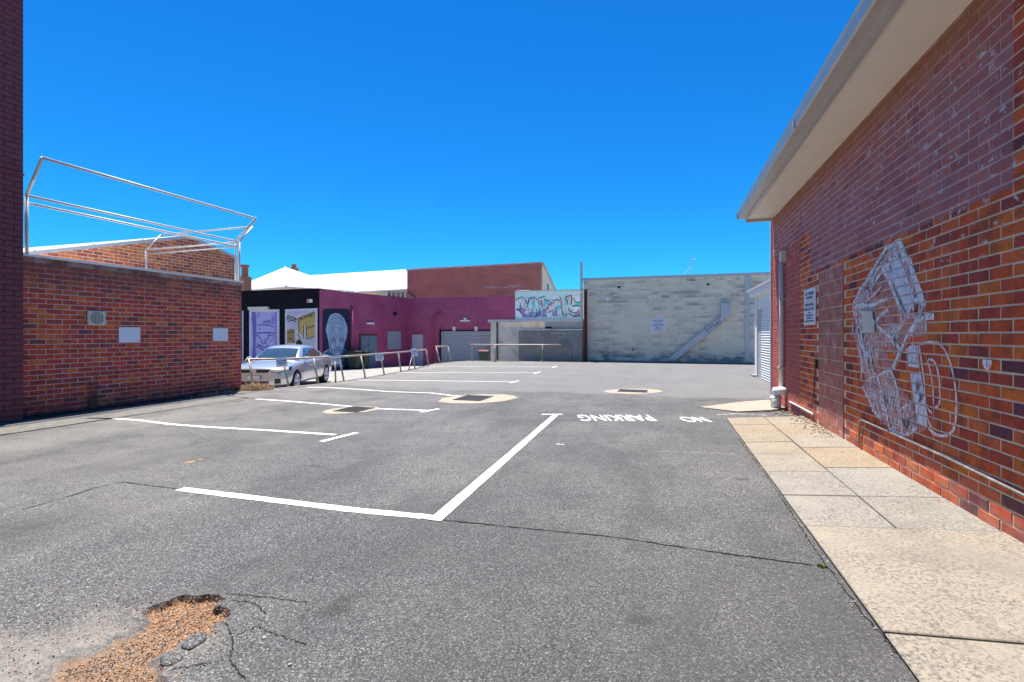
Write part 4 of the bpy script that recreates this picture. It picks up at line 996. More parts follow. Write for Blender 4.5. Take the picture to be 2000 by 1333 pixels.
# ================================================================== PURPLE / BLACK MURAL BUILDING
PB_ = thing('purple_building', (-16, 26, -0.6), 'purple rendered building with black front, painted murals and roller door', 'building')
Cc = Vector((-16.1, 29.0, 0)); Ca = Vector((-17.5, 22.1, 0)); PT = 3.74
dPl = (Cc-Ca).normalized(); nPl = Vector((dPl.y, -dPl.x, 0))
pP = Plane(Ca, nPl); pR = PYc(29.0); pK = PYc(22.1)
ex = pR.pt(1006, 600).x
b = MB(); b.prism([Ca+Vector((0, 0, -.9)), Cc+Vector((0, 0, -.9)), Cc+Vector((-6, .5, -.9)), Ca+Vector((-4, 3, -.9))], (0, 0, .9+PT)); b.build('side_wall', M['purple'], PB_)
b = MB(); b.box((Cc.x, 29.0, -.9), (ex, 29.35, PT+.02)); b.build('rear_wall', M['purple'], PB_)
b = MB(); b.box((-25.5, 22.105, -.9), (Ca.x-.02, 25, PT+.0)); b.build('front_wall', M['black'], PB_)
MB().box((-25.5, 22.0, PT), (Ca.x+.02, 25, PT+.09)).build('front_coping', M['black'], PB_)
b = MB(); b.prism([Ca+Vector((.03, -.03, PT)), Cc+Vector((.03, 0, PT)), Cc+Vector((-.3, .1, PT)), Ca+Vector((-.3, .1, PT))], (0, 0, .05)); b.build('side_coping', M['purple'], PB_)
# roller door
a, c = pR.pt(862, 647), pR.pt(958, 647); zt_ = a.z
RD = MB().box((a.x, 28.985, -.62), (c.x+1.2, 28.998, zt_)).build('roller_door', M['blue_grey'], PB_)
z = -.56
while z < zt_-.02: MB().tube([(a.x, 28.975, z), (c.x+1.2, 28.975, z)], .03, 6).build('slat', M['zinc'], RD); z += .085
MB().box((a.x-.09, 28.9, -.62), (a.x, 28.999, zt_+.1)).build('door_reveal', M['black'], PB_); MB().box((a.x, 28.94, zt_), (c.x+1.2, 28.999, zt_+.06)).build('door_lintel', M['black'], PB_)
for x in (888, 931):
    q = pR.pt(x, 642); MB().box((q.x-.10, 28.88, q.z-.14), (q.x+.10, 28.999, q.z+.12)).build('door_bracket', M['grey_render'], PB_)
    MB().box((q.x-.03, 28.96, q.z+.12), (q.x+.03, 28.999, q.z+.5)).build('cable_trunk', M['purple'], PB_)
# downpipe
P = [pR.pt(862, 610, .06), pR.pt(847, 623, .06), pR.pt(846, 705, .06)]; MB().tube(P, .06, 8).build('downpipe', M['purple'], PB_, smooth=True)
q = pP.pt(686, 660); MB().tube([pP.pt(686, 598, .07), Vector((pP.pt(686, 660, .07).x, pP.pt(686, 660, .07).y, -.6))], .07, 8).build('downpipe', M['purple'], PB_, smooth=True)
# doors and shuttered window
def pbox(pl_, x0, y0, x1, y1, off, th, name, m, parent, z0=None):
    a, c = pl_.pt(x0, y1), pl_.pt(x1, y0); lo = a.z if z0 is None else z0
    P = [Vector((a.x, a.y, lo)), Vector((c.x, c.y, lo)), Vector((c.x, c.y, c.z)), Vector((a.x, a.y, c.z))]
    return MB().prism([p+pl_.n*off for p in P], pl_.n*th).build(name, M[m], parent)
def door_mat(name, c1, c2, c3):
    t = NT(name); n = t.noise(4, 6, 0.75, t.mapped((1, 1, .6)), 0.8)
    t.color(t.mix(t.ramp(t.noise(9, 4), [(.66, 0), (.70, .9)]), t.ramp(n, [(.3, c1), (.5, c2), (.7, c3)]), (0.7, 0.72, 0.76))); t.set(roughness=.6); return t.m
M['door_b'] = door_mat('tagged_blue_door', (0.05, 0.10, 0.14), (0.13, 0.20, 0.26), (0.20, 0.22, 0.26))
M['door_w'] = door_mat('tagged_grey_door', (0.36, 0.37, 0.42), (0.45, 0.46, 0.52), (0.50, 0.51, 0.56))
pbox(pP, 701.5, 653, 736, 723, .004, .04, 'door_frame', 'rust', PB_, -.58)
dd = pbox(pP, 703.5, 656, 718.5, 722, .05, .03, 'door', 'door_b', PB_, -.56); pbox(pP, 719, 656, 734.5, 722, .05, .03, 'door', 'door_b', PB_, -.56)
pbox(pP, 716.5, 688, 717.5, 692, .08, .04, 'handle', 'galv', dd)
dw = pbox(pR, 805.5, 654, 826.5, 713, .004, .05, 'door', 'door_w', PB_, -.6); pbox(pR, 823, 683, 825, 686, .054, .04, 'handle', 'galv', dw)
pbox(pR, 804, 652.5, 828, 654, .004, .06, 'door_head', 'purple', PB_)
wd_ = pbox(pP, 756, 647.5, 782, 683, .004, .05, 'window_shutter', 'blue_grey', PB_)
for k in range(9): pbox(pP, 757, 650+k*3.6, 781, 651+k*3.6, .054, .015, 'shutter_rib', 'zinc', wd_)
tag(pbox(pP, 714.5, 630.5, 728, 633.8, .01, .12, 'tube_light', 'white', None), 'white tube light on purple wall above the tagged blue door', 'light')
e = tag(pbox(pR, 900.5, 625.5, 918.5, 628.5, .01, .14, 'tube_light', 'white', None), 'white tube light with camera bracket above the roller door', 'light')
pbox(pR, 907, 621.5, 912, 625.3, .02, .10, 'camera_bracket', 'white', e)
tag(pbox(pK, 488, 599.5, 526.5, 606, .01, .14, 'tube_light', 'vent', None), 'cream tube light on black wall above the lilac tree mural', 'light')
tag(pbox(pK, 601, 585, 611, 591.5, .01, .06, 'alarm_box', 'signw', None), 'small red and white alarm box high on the black wall', 'alarm box')
M['red'] = flat('red_print', (0.5, 0.05, 0.04)); pbox(pK, 601.5, 586, 605.5, 590.8, .072, .003, 'red_print', 'red', bpy.data.objects['alarm_box'])
q = pP.pt(770, 613.5); MB().lathe([(.10, 0), (.09, .14), (.03, .16)], q+pP.n*.0, pP.n, 12).build('exhaust_vent', M['black'], PB_)

# murals: painted panels ------------------------------------------------
def paint(pl_, pts, col, parent, off, name='painted_shape'):
    if col not in M: M[col] = flat(col, COL[col], 0.7)
    b = MB(); b.poly([pl_.pt(x, y, off) for x, y in pts]); return b.build(name, M[col], parent, fix=False)
def stroke(pl_, pts, wd, col, parent, off, name='painted_line'):
    if col not in M: M[col] = flat(col, COL[col], 0.7)
    return MB().ribbon([pl_.pt(x, y, off) for x, y in pts], wd, pl_.n).build(name, M[col], parent, fix=False)
COL = {'p_lilac': (0.40, 0.38, 0.68), 'p_border': (0.55, 0.55, 0.68), 'p_violet': (0.14, 0.12, 0.42), 'p_mid': (0.26, 0.23, 0.58), 'p_gold': (0.46, 0.33, 0.10), 'p_pale': (0.52, 0.50, 0.54),
       'p_navy': (0.012, 0.012, 0.045), 'p_skin': (0.27, 0.37, 0.52), 'p_skin_l': (0.42, 0.52, 0.66), 'p_skin_d': (0.11, 0.19, 0.32), 'p_hair': (0.36, 0.46, 0.60), 'p_teal': (0.03, 0.13, 0.22), 'p_ink': (0.012, 0.012, 0.02),
       'g_base': (0.56, 0.74, 0.70), 'g_teal': (0.10, 0.62, 0.66), 'g_purple': (0.36, 0.24, 0.52), 'g_dark': (0.04, 0.09, 0.13), 'g_pink': (0.80, 0.58, 0.56), 'g_white': (0.82, 0.82, 0.82), 'g_grey': (0.58, 0.54, 0.50), 'p_ochre': (0.30, 0.20, 0.07), 'p_lav': (0.42, 0.42, 0.58)}
def Z(a, c): return (470+a/7.692, 590+c/7.692)
e0 = paint(pK, [Z(130, 115), Z(582, 113), Z(582, 1000), Z(130, 1000)], 'p_border', PB_, .004, 'lilac_mural')
e1 = e0
paint(pK, [Z(155, 150), Z(550, 150), Z(550, 1000), Z(155, 1000)], 'p_lilac', e1, .007)
paint(pK, [Z(170, 150), Z(225, 150), Z(240, 400), Z(220, 700), Z(260, 1000), Z(165, 1000), Z(190, 600)], 'p_violet', e1, .010)
paint(pK, [Z(505, 150), Z(548, 150), Z(548, 800), Z(515, 800)], 'p_mid', e1, .010)
rr = random.Random(4)
for pts in ([(160,250),(200,320),(205,420)], [(260,350),(330,345),(440,350),(500,385)], [(470,170),(480,230),(505,260)], [(240,470),(330,465),(430,460),(510,475)], [(205,520),(260,500),(300,560)], [(300,590),(350,630),(380,570),(420,540),(425,470)], [(430,500),(500,510),(490,560),(440,600)], [(320,560),(340,640),(400,600)], [(250,620),(300,700),(400,760)], [(280,400),(300,420)], [(240,240),(280,190),(270,160)], [(210,700),(290,650),(360,690),(420,650)]):
    stroke(pK, [Z(*p) for p in pts], rr.uniform(.05, .10), 'p_violet', e1, .012+rr.random()*.002)
for k in range(26):
    x = rr.uniform(330, 490); y = rr.uniform(270, 340)+(x-330)*-.05; paint(pK, [Z(x, y), Z(x+16, y-6), Z(x+20, y+12), Z(x+3, y+14)], 'p_violet', e1, .0145+k*.0002)
e2 = paint(pK, [Z(668, 112), Z(1155, 95), Z(1155, 1000), Z(668, 1000)], 'p_border', PB_, .004, 'comic_mural')
paint(pK, [Z(695, 145), Z(1118, 138), Z(1118, 1000), Z(695, 1000)], 'p_pale', e2, .007)
paint(pK, [Z(850, 250), Z(1118, 150), Z(1118, 400), Z(980, 520), Z(880, 470)], 'p_gold', e2, .010)
paint(pK, [Z(700, 160), Z(900, 140), Z(1000, 140), Z(830, 215)], 'p_lav', e2, .0105)
paint(pK, [Z(700, 420), Z(815, 390), Z(815, 620), Z(700, 620)], 'p_ochre', e2, .010)
paint(pK, [Z(720, 330), Z(850, 280), Z(860, 420), Z(740, 400)], 'p_lav', e2, .011)
paint(pK, [Z(980, 430), Z(1118, 430), Z(1118, 520), Z(980, 545)], 'p_gold', e2, .0112)
paint(pK, [Z(945, 600), Z(1118, 530), Z(1118, 610), Z(960, 660)], 'p_lav', e2, .0125)
paint(pK, [Z(950, 350), Z(985, 345), Z(985, 560), Z(958, 570)], 'p_pale', e2, .0135)
paint(pK, [Z(835, 600), Z(880, 555), Z(925, 600), Z(925, 720), Z(835, 720)], 'p_ink', e2, .0135)
for pts in ([(700,300),(850,260)], [(860,480),(900,560)], [(700,480),(810,440)], [(990,400),(1110,360)], [(950,350),(950,560)], [(985,345),(990,560)], [(720,540),(820,600)], [(1000,560),(1110,520)], [(870,290),(880,470)]):
    stroke(pK, [Z(*p) for p in pts], .045, 'p_ink', e2, .0145)
ex_ = Vector((1, 0, 0)); M['p_ink'] = M.get('p_ink')
def mural_text(s, xa, ya, xb, yb, hpx, parent):
    A, B = pK.pt(*Z(xa, ya), .016), pK.pt(*Z(xb, yb), .016); r = (B-A).normalized(); text('lettering', s, 1, (A+B)/2, r, pK.n.cross(r) if pK.n.cross(r).z > 0 else -pK.n.cross(r), M['p_ink'], parent, bold=.02, fit=((B-A).length, hpx/7.692*27/970))
mural_text('ENTO', 700, 225, 835, 280, 75, e2); mural_text('NOVAJO', 875, 270, 1115, 175, 75, e2)
paint(pK, [Z(22, 135), Z(42, 135), Z(42, 1000), Z(22, 1000)], 'p_border', PB_, .004, 'mural_edge')
# portrait
rc = [(1228,150),(1240,115),(1265,103),(1600,100),(1630,120),(1640,160),(1650,700),(1640,1010),(1228,1010)]
e3 = paint(pP, [Z(*p) for p in rc], 'p_navy', PB_, .004, 'portrait_mural')
paint(pP, [Z(*p) for p in [(1232,760),(1330,700),(1400,780),(1480,790),(1550,700),(1645,765),(1640,860),(1560,990),(1320,990),(1305,870)]], 'p_teal', e3, .008)
paint(pP, [Z(*p) for p in [(1300,310),(1335,210),(1380,178),(1430,168),(1490,185),(1550,250),(1585,330),(1600,420),(1590,520),(1560,620),(1330,620),(1305,540),(1275,420)]], 'p_hair', e3, .011)
paint(pP, [Z(*p) for p in [(1340,330),(1400,270),(1500,280),(1545,360),(1560,520),(1558,650),(1530,760),(1490,805),(1400,805),(1355,760),(1330,660),(1312,540),(1325,420)]], 'p_skin', e3, .014)
for pts in ([(1420,360),(1460,340),(1480,420),(1440,480),(1410,430)], [(1440,560),(1470,560),(1480,670),(1440,680)], [(1360,640),(1400,630),(1395,690),(1365,700)], [(1500,640),(1540,630),(1530,700),(1505,700)], [(1420,760),(1490,760),(1480,800),(1430,800)]):
    paint(pP, [Z(*p) for p in pts], 'p_skin_l', e3, .017)
for pts, wd in (([(1360,590),(1385,575),(1425,590)], .09), ([(1482,592),(1510,575),(1540,590)], .09), ([(1350,555),(1400,545),(1430,560)], .05), ([(1480,558),(1520,545),(1550,560)], .05), ([(1440,670),(1460,690),(1490,672)], .06), ([(1425,730),(1460,722),(1495,732)], .07), ([(1390,690),(1410,740),(1420,790)], .04), ([(1515,690),(1505,745),(1495,790)], .04), ([(1360,400),(1430,385),(1510,405)], .04), ([(1370,440),(1440,425),(1500,445)], .035), ([(1340,600),(1350,700),(1375,770)], .05), ([(1330,230),(1420,200),(1500,230),(1560,310)], .05), ([(1310,330),(1380,250),(1480,245),(1560,380)], .05)):
    stroke(pP, [Z(*p) for p in pts], wd, 'p_skin_d', e3, .0195)
for pts in ([(1310,300),(1350,220),(1420,185),(1490,200)], [(1590,360),(1595,450),(1575,560)], [(1290,420),(1310,520),(1330,650),(1345,760)], [(1240,765),(1320,720)], [(1560,720),(1640,770)], [(1310,880),(1400,900),(1560,870)], [(1320,960),(1550,955)]):
    stroke(pP, [Z(*p) for p in pts], .05, 'p_skin_l', e3, .021)

# graffiti parapet ------------------------------------------------------
GP = thing('graffiti_parapet', (-6.3, 29, 2.2), 'pale parapet sprayed with teal and purple graffiti lettering above the shed', 'wall')
gx1 = pR.pt(1137.5, 600).x; gtop_ = pR.pt(1007, 571).z
MB().box((ex+.01, 28.98, -.9), (gx1+.5, 29.35, gtop_)).build('panel', flat('g_base', COL['g_base'], .7), GP)
MB().box((ex, 28.94, gtop_), (gx1+.5, 29.4, gtop_+.07)).build('cap', M['zinc'], GP)
pG = PYc(28.98)
def Q(a, c): return (1000+a/13.333, 560+c/13.333)
off = .004
for col, polys in (('g_white', [[(130,270),(300,290),(330,480),(250,560),(120,420)], [(560,260),(720,280),(700,420),(560,380)], [(1000,260),(1180,250),(1170,340),(1000,360)], [(120,620),(220,600),(300,780),(130,780)], [(900,600),(1000,700),(1180,780),(900,790)], [(1560,240),(1800,260),(1800,400),(1600,420)], [(1540,560),(1780,520),(1740,660),(1580,680)]]),
                   ('g_teal', [[(320,480),(400,450),(380,540),(330,540)], [(530,340),(600,360),(600,560),(540,520)], [(680,500),(750,480),(740,620),(690,600)], [(1140,510),(1270,470),(1240,600),(1140,600)], [(1390,340),(1440,360),(1440,490),(1390,480)], [(1700,420),(1810,380),(1800,470),(1580,500)], [(740,640),(900,700),(920,790),(740,790)], [(840,340),(980,380),(940,460),(860,420)]]),
                   ('g_purple', [[(140,600),(330,600),(430,800),(320,800)], [(440,300),(540,320),(500,440),(440,430)], [(420,650),(560,700),(720,620),(730,780),(440,800)], [(780,580),(900,600),(880,760),(800,760)], [(980,440),(1150,380),(1000,520)], [(1010,680),(1190,600),(1180,740),(1090,720)], [(1600,740),(1800,620),(1800,780),(1640,780)]]),
                   ('g_pink', [[(640,370),(720,400),(710,500),(660,460)], [(980,560),(1130,450),(1140,560),(1000,640)], [(340,600),(440,560),(430,680),(360,660)], [(1480,500),(1550,480),(1530,560)], [(1180,390),(1250,380),(1240,460),(1190,470)]]),
                   ('g_grey', [[(210,320),(320,300),(470,640),(380,640)], [(760,360),(830,340),(900,600),(840,620)], [(1290,340),(1360,330),(1430,720),(1350,740)], [(1440,270),(1540,240),(1560,480),(1480,500)]])):
    for pl_ in polys: off += .0006; paint(pG, [Q(*p) for p in pl_], col, GP, off)
off += .002
for pts in ([(110,345),(200,300),(290,270)], [(110,345),(210,420),(240,560),(330,620)], [(320,330),(430,470),(380,540)], [(110,600),(230,580),(330,600)], [(110,600),(230,650),(310,800)], [(430,460),(430,350),(500,290),(600,290),(690,360),(740,480)], [(440,800),(520,700),(540,560)], [(680,310),(860,260)], [(760,350),(790,520),(850,620),(900,610),(960,450)], [(840,340),(980,380)], [(980,470),(1040,380),(1140,340),(1240,370)], [(960,460),(950,580),(1000,700),(1090,750),(1190,750)], [(980,660),(1190,560)], [(1250,270),(1290,420),(1280,560),(1340,740)], [(1390,290),(1470,250),(1540,230),(1560,300),(1540,480)], [(1390,290),(1440,380),(1460,500)], [(1330,760),(1420,720),(1500,700),(1600,780)], [(1480,560),(1500,640),(1620,690),(1710,660),(1750,590)], [(1560,530),(1680,500),(1800,510)], [(1600,290),(1650,420),(1800,400)], [(560,800),(640,780),(730,690),(740,600)], [(700,660),(770,760),(900,770)], [(1600,790),(1720,770),(1800,780)]):
    off += .0003; stroke(pG, [Q(*p) for p in pts], .05, 'g_dark', GP, off)
for pts in ([(130,360),(210,410)], [(960,500),(1000,640)], [(1210,560),(1205,780)], [(460,440),(500,360),(560,320)], [(340,700),(400,640)], [(600,700),(640,760)], [(1010,680),(1060,720)], [(1600,560),(1700,530)]):
    off += .0003; stroke(pG, [Q(*p) for p in pts], .06, 'g_white', GP, off)

rr = random.Random(31)
for k in range(60):
    x, y = rr.uniform(130, 1760), rr.uniform(260, 760); a_ = rr.uniform(.6, 2.2); l_ = rr.uniform(40, 110); off += .0001
    stroke(pG, [Q(x, y), Q(x+math.cos(a_)*l_*.5+rr.uniform(-15, 15), min(790, y+math.sin(a_)*l_*.5)), Q(x+math.cos(a_)*l_, min(795, y+math.sin(a_)*l_))], rr.uniform(.03, .07), rr.choice(['g_teal', 'g_teal', 'g_white', 'g_purple', 'g_dark', 'g_pink', 'g_base']), GP, off)
# shed in front ---------------------------------------------------------
SY = 25.75; pS = PYc(SY)
SH = thing('shed', (-8, 27, 0), 'low pale rendered shed with rust-streaked flat roof edge below the graffiti parapet', 'shed')
sx0, sx1 = pS.pt(958.5, 650).x, pS.pt(1137, 650).x; sz = pS.pt(960, 630).z
MB().box((sx0, SY, -.6), (sx1, 28.9, sz)).build('wall', M['grey_render'], SH)
rfz = pS.pt(957, 625).z
MB().box((sx0-.12, SY-.14, sz), (sx1+.02, 28.95, sz+.14)).build('roof_edge', M['zinc'], SH)
a = pS.pt(971.5, 640); MB().tube([(a.x, SY-.05, 0), (a.x, SY-.05, sz)], .045, 8).build('downpipe', M['grate'], SH, smooth=True)
a, c = pS.pt(1064, 643), pS.pt(1136, 626); MB().box((a.x, SY-.012, a.z), (c.x, SY-.001, c.z)).build('sheet_panel', M['blue_grey'], SH)
a = pS.pt(1066, 641); MB().box((a.x, SY-.05, a.z-.02), (a.x+.33, SY-.013, a.z+.06)).build('slot', M['dark'], SH)
DW = thing('grey_block_wall', (-5.9, SY-.35, 0), 'dark grey rendered block wall standing in front of the pale shed', 'wall')
a, c = PYc(SY-.45).pt(1013, 705), PYc(SY-.45).pt(1136.5, 644)
MB().box((a.x, SY-.45, -.1), (c.x, SY-.25, c.z-.03)).build('wall', M['dark_render'], DW)
MB().box((a.x-.03, SY-.48, c.z-.028), (c.x, SY-.23, c.z+.02)).build('coping', M['grey_render'], DW)
pD = PYc(SY-.45); M['efflo'] = simple('lime_streak', (0.45, 0.45, 0.45), .9, var=.3, scale=25)
for x0_, y0_, x1_, y1_ in ((1075, 650.5, 1103, 652.2), (1102, 652, 1104, 660), (1019, 650, 1020.5, 656), (1051.5, 650, 1053, 656), (1091, 658.5, 1098, 660), (1107, 650.5, 1120, 651.5)):
    b = MB(); P = [pD.pt(x0_, y1_, .003), pD.pt(x1_, y1_, .003), pD.pt(x1_, y0_, .003), pD.pt(x0_, y0_, .003)]; b.poly(P); b.build('lime_streak', M['efflo'], DW, fix=False)
# air conditioners on the roof
def aircon(x0_, y0_, x1_, y1_, Y, label):
    pl_ = PYc(Y); a, c = pl_.pt(x0_, y1_), pl_.pt(x1_, y0_); e = thing('air_conditioner', ((a.x+c.x)/2, Y+.2, gtop_), label, 'air conditioner', 'rooftop air conditioners')
    me = MB().box((a.x, Y, gtop_-.2), (c.x, Y+.4, c.z)).mesh('case'); bevel(me, .02, 2); link('case', me, M['white'], e)
    w_ = c.x-a.x; MB().box((a.x+w_*.28, Y-.012, a.z+.05), (c.x-w_*.14, Y-.001, c.z-.07)).build('fan_grille', M['dark'], e)
    for k in range(4): zq = a.z+.08+k*(c.z-a.z-.18)/3.2; MB().box((a.x+w_*.28, Y-.018, zq), (c.x-w_*.14, Y-.0125, zq+.012)).build('grille_bar', M['grate'], e)
aircon(1008.5, 567, 1034.5, 579, 30.2, 'boxy white air conditioner on roof against the red brick gable')
aircon(1085, 568.5, 1109, 579, 30.4, 'low white air conditioner on roof near the rusty column')

# ================================================================== FAR BRICK HALL
HY = 34.0; pH = PYc(HY)
FB = thing('brick_hall', (-9, 40, -0.6), 'big red brick hall with sloping parapet behind the purple building', 'building')
A, B = pH.pt(795, 529), pH.pt(1056.5, 514)
b = MB(); b.prism([(A.x, HY, -.9), (B.x, HY, -.9), (B.x, HY, B.z), (A.x, HY, A.z)], (0, .35, 0)); b.build('front_wall', M['fbrick'], FB)
b = MB(); b.prism([(A.x-.08, HY-.06, A.z), (B.x+.08, HY-.06, B.z), (B.x+.08, HY-.06, B.z+.09), (A.x-.08, HY-.06, A.z+.09)], (0, .45, 0)); b.build('coping', M['zinc'], FB)
dpt = 4.6; zend = 1.36 + (655-570)/F*((HY+dpt)*CT-B.x*ST)
b = MB(); b.prism([(B.x, HY+.36, -.9), (B.x, HY+dpt, -.9), (B.x, HY+dpt, zend), (B.x, HY+.36, B.z-.02)], (-.3, 0, 0)); b.build('side_wall', M['grey_render'], FB)
b = MB(); b.prism([(B.x+.15, HY+.36, B.z), (B.x+.15, HY+dpt+.2, zend-.05), (B.x+.15, HY+dpt+.2, zend+.05), (B.x+.15, HY+.36, B.z+.1)], (-10, 0, 0)); b.build('roof', M['zinc'], FB)
MB().box((B.x+.001, HY+1.9, 3.7), (B.x+.03, HY+2.35, zend+.35)).build('window', M['glassd'], FB)
b = MB(); a0, a1, a2 = pH.pt(796, 569), pH.pt(812, 583), pH.pt(796, 585); b.prism([p+Vector((0, -.01, 0)) for p in (a0, a1, a2)], (0, -.2, 0)); b.build('buttress', M['clay'], FB)
# old white tag on the brick
pHt = PYc(HY); rr = random.Random(8)
M['tagw'] = flat('faded_white_tag', (0.50, 0.44, 0.44), .8)
for k in range(18):
    x = 945+k*4.2 if k < 8 else 982+(k-8)*3.6; y = 563-(x-945)*.06; stroke_pts = [(x, y+rr.uniform(-3, 3)), (x+rr.uniform(1, 3), y+rr.uniform(-4, 2)), (x+rr.uniform(2, 5), y+rr.uniform(-2, 3))]
    MB().ribbon([pHt.pt(a, c, .004+k*.0004) for a, c in stroke_pts], .06, (0, -1, 0)).build('faded_tag', M['tagw'], FB, fix=False)

# ================================================================== WHITE ROOFED HOUSES
HH = thing('hip_roof_house', (-24, 36, -0.6), 'house with white hipped metal roof and clay chimneys behind the black mural wall', 'house')
ap = atd(557, 522, 41); e1_ = atd(559, 559, 36); el = atd(440, 570, 41); er = atd(690, 568, 42)
def ribbed(pa, pb, pc, m, parent, name, nrib):
    MB().poly and None
    b = MB(); n = (pb-pa).cross(pc-pa).normalized()
    if n.z < 0: n = -n
    b.prism([pa, pb, pc], n*-.06); o = b.build(name, m, parent)
    for k in range(1, nrib):
        t = k/nrib; q = pb.lerp(pc, t)
        tip = pa if False else None
        # rib runs up the slope, parallel to the fall line, clipped by the hip edges
        up_ = (pa-((pb+pc)/2)); 
        s = min(t, 1-t)*2; MB().tube([q+n*.01, q+up_*s*.98+n*.01], .02, 4, cap=False).build('sheet_rib', m, o)
    return o
ribbed(ap, el, e1_, M['roofw'], HH, 'roof', 12); ribbed(ap, e1_, er, M['roofw'], HH, 'roof', 12)
MB().tube([ap, e1_], .07, 6).build('hip_cap', M['zinc'], HH)
b = MB()
for p, q in ((el, e1_), (e1_, er)): b.tube([p+Vector((0, 0, -.05)), q+Vector((0, 0, -.05))], .08, 6)
b.build('gutter', M['white'], HH)
b = MB(); iv = Vector((0, .5, -.15)); b.prism([Vector((p.x, p.y, -.9))+Vector((0, .5, 0)) for p in (el, e1_, er)], (0, 0, e1_.z+.88)); b.build('wall', M['cream'], HH)
def chimney(x, yb, yt, r, d, pot, parent):
    a, t = atd(x, yb, d), atd(x, yt, d); b = MB(); b.box((a.x-r, a.y-r, a.z-.6), (a.x+r, a.y+r, a.z+(t.z-a.z)*.35)); o = b.build('chimney', M['clay'], parent)
    MB().lathe([(r*.8, 0), (r*.75, (t.z-a.z)*.5), (r, (t.z-a.z)*.52), (r*.95, (t.z-a.z)*.65)], (a.x, a.y, a.z+(t.z-a.z)*.35), (0, 0, 1), 12).build('chimney_pot', M['clay'], o)
chimney(478.5, 553, 518, .30, 36, True, HH); chimney(574.5, 527, 517, .26, 44, True, HH)
# pipe frame on the roof
fr = [atd(612, 550, 39.2), atd(611, 540, 39.2), atd(635, 536.5, 39.2), atd(635, 562, 39.2)]
MB().tube(fr, .03, 6).build('roof_pipe', M['rail'], HH); MB().tube([atd(612, 543, 39.1), atd(627, 562, 39.1)], .025, 6).build('roof_pipe', M['rail'], HH)
LH = thing('long_roof_house', (-20, 46, -0.6), 'long building with white sheet roof and louvred windows behind the purple wall', 'house')
ra, rb_, rc_, rd_ = atd(560, 541, 56), atd(815, 525.5, 50), atd(815, 563.5, 42), atd(560, 577, 48)
b = MB(); b.prism([ra, rb_, rc_, rd_], (0, 0, -.06)); ro = b.build('roof', M['roofw'], LH)
for k in range(1, 26):
    t = k/26; MB().tube([ra.lerp(rb_, t)+Vector((0, 0, .02)), rd_.lerp(rc_, t)+Vector((0, 0, .02))], .025, 4, cap=False).build('sheet_rib', M['roofw'], ro)
MB().tube([rd_+Vector((0, 0, -.06)), rc_+Vector((0, 0, -.06))], .1, 6).build('gutter', M['zinc'], LH)
wa, wb = rd_+Vector((0, .35, 0)), rc_+Vector((0, .35, 0))
b = MB(); b.prism([Vector((wa.x, wa.y, -.9)), Vector((wb.x, wb.y, -.9)), wb, wa], (0, .3, 0)); b.build('wall', M['grey_render'], LH)
nn = Vector((wb.y-wa.y, -(wb.x-wa.x), 0)).normalized(); pL = Plane(wa, nn)
w0 = pbox(pL, 755, 569, 793, 584, .01, .05, 'window', 'white', LH)
for k in range(4): pbox(pL, 758+k*8.7, 571, 764.5+k*8.7, 583, .062, .02, 'pane', 'glassd', w0)
MB().tube([atd(812, 527, 50), atd(812, 517, 50)], .05, 6).build('vent_pipe', M['zinc'], LH)

# ================================================================== GUARD RAILS
lean = Vector((-0.20, 0.03, 0))
GR = thing('guard_rail', (-9.5, 14, 0), 'leaning worn steel guard rail along the drop beside the silver car', 'railing')
posts = [(495, 759), (562.5, 755), (621, 749), (671, 745), (713, 739.3), (750, 732.6), (782.6, 727), (810, 721), (836.6, 715)]
tops = []
for i, (x, y) in enumerate(posts):
    g = G(x, y); g.x += .02; L_ = lean*(1.0 if i < 6 else .7); t = g+L_+Vector((0, 0, .72 if i > 0 else .74)); tops.append(t)
    MB().tube([g+Vector((0, 0, -.02)), t], .026, 8).build('post', M['rail'], GR, smooth=True)
g = G(655.5, 746.7); MB().tube([g, g+Vector((-.02, 0, .6))], .024, 8).build('prop', M['rail'], GR, smooth=True)
g = G(798, 723); MB().tube([g, tops[7]+Vector((0, 0, -.2))], .022, 8).build('prop', M['rail'], GR, smooth=True)
MB().tube([tops[0]+Vector((-.02, -.12, -.08)), tops[0]+Vector((-.03, -.03, 0))]+tops[1:], .028, 8).build('rail', M['rail'], GR, smooth=True)
G2 = thing('guard_rail', (-10.5, 22.5, 0), 'short leaning two-post guard rail in front of the roller door', 'railing')
tp = []
for x, y in ((860, 710.4), (882.5, 708)):
    g = G(x, y); t = g+Vector((-.24, .02, .80)); tp.append(t); MB().tube([g, t], .032, 8).build('post', M['rail'], G2, smooth=True)
MB().tube([tp[0]+(tp[0]-tp[1]).normalized()*.05, tp[1]], .034, 8).build('rail', M['rail'], G2, smooth=True)
G3 = thing('guard_rail', (-7.5, 24.8, 0), 'straight upright guard rail in front of the shed and grey block wall', 'railing')
tp = []
for x, y in ((922.4, 705), (967, 706.4), (1059.5, 706.6), (1112.8, 706.8)):
    g = G(x, y); t = g+Vector((0, 0, .86)); tp.append(t); MB().tube([g, t], .034, 8).build('post', M['rail'], G3, smooth=True)
    MB().lathe([(.12, 0), (.11, .05)], g, (0, 0, 1), 10).build('footing', M['kerb'], G3)
MB().tube([tp[0]+Vector((-.12, 0, 0))]+tp[1:], .034, 8).build('rail', M['rail'], G3, smooth=True)
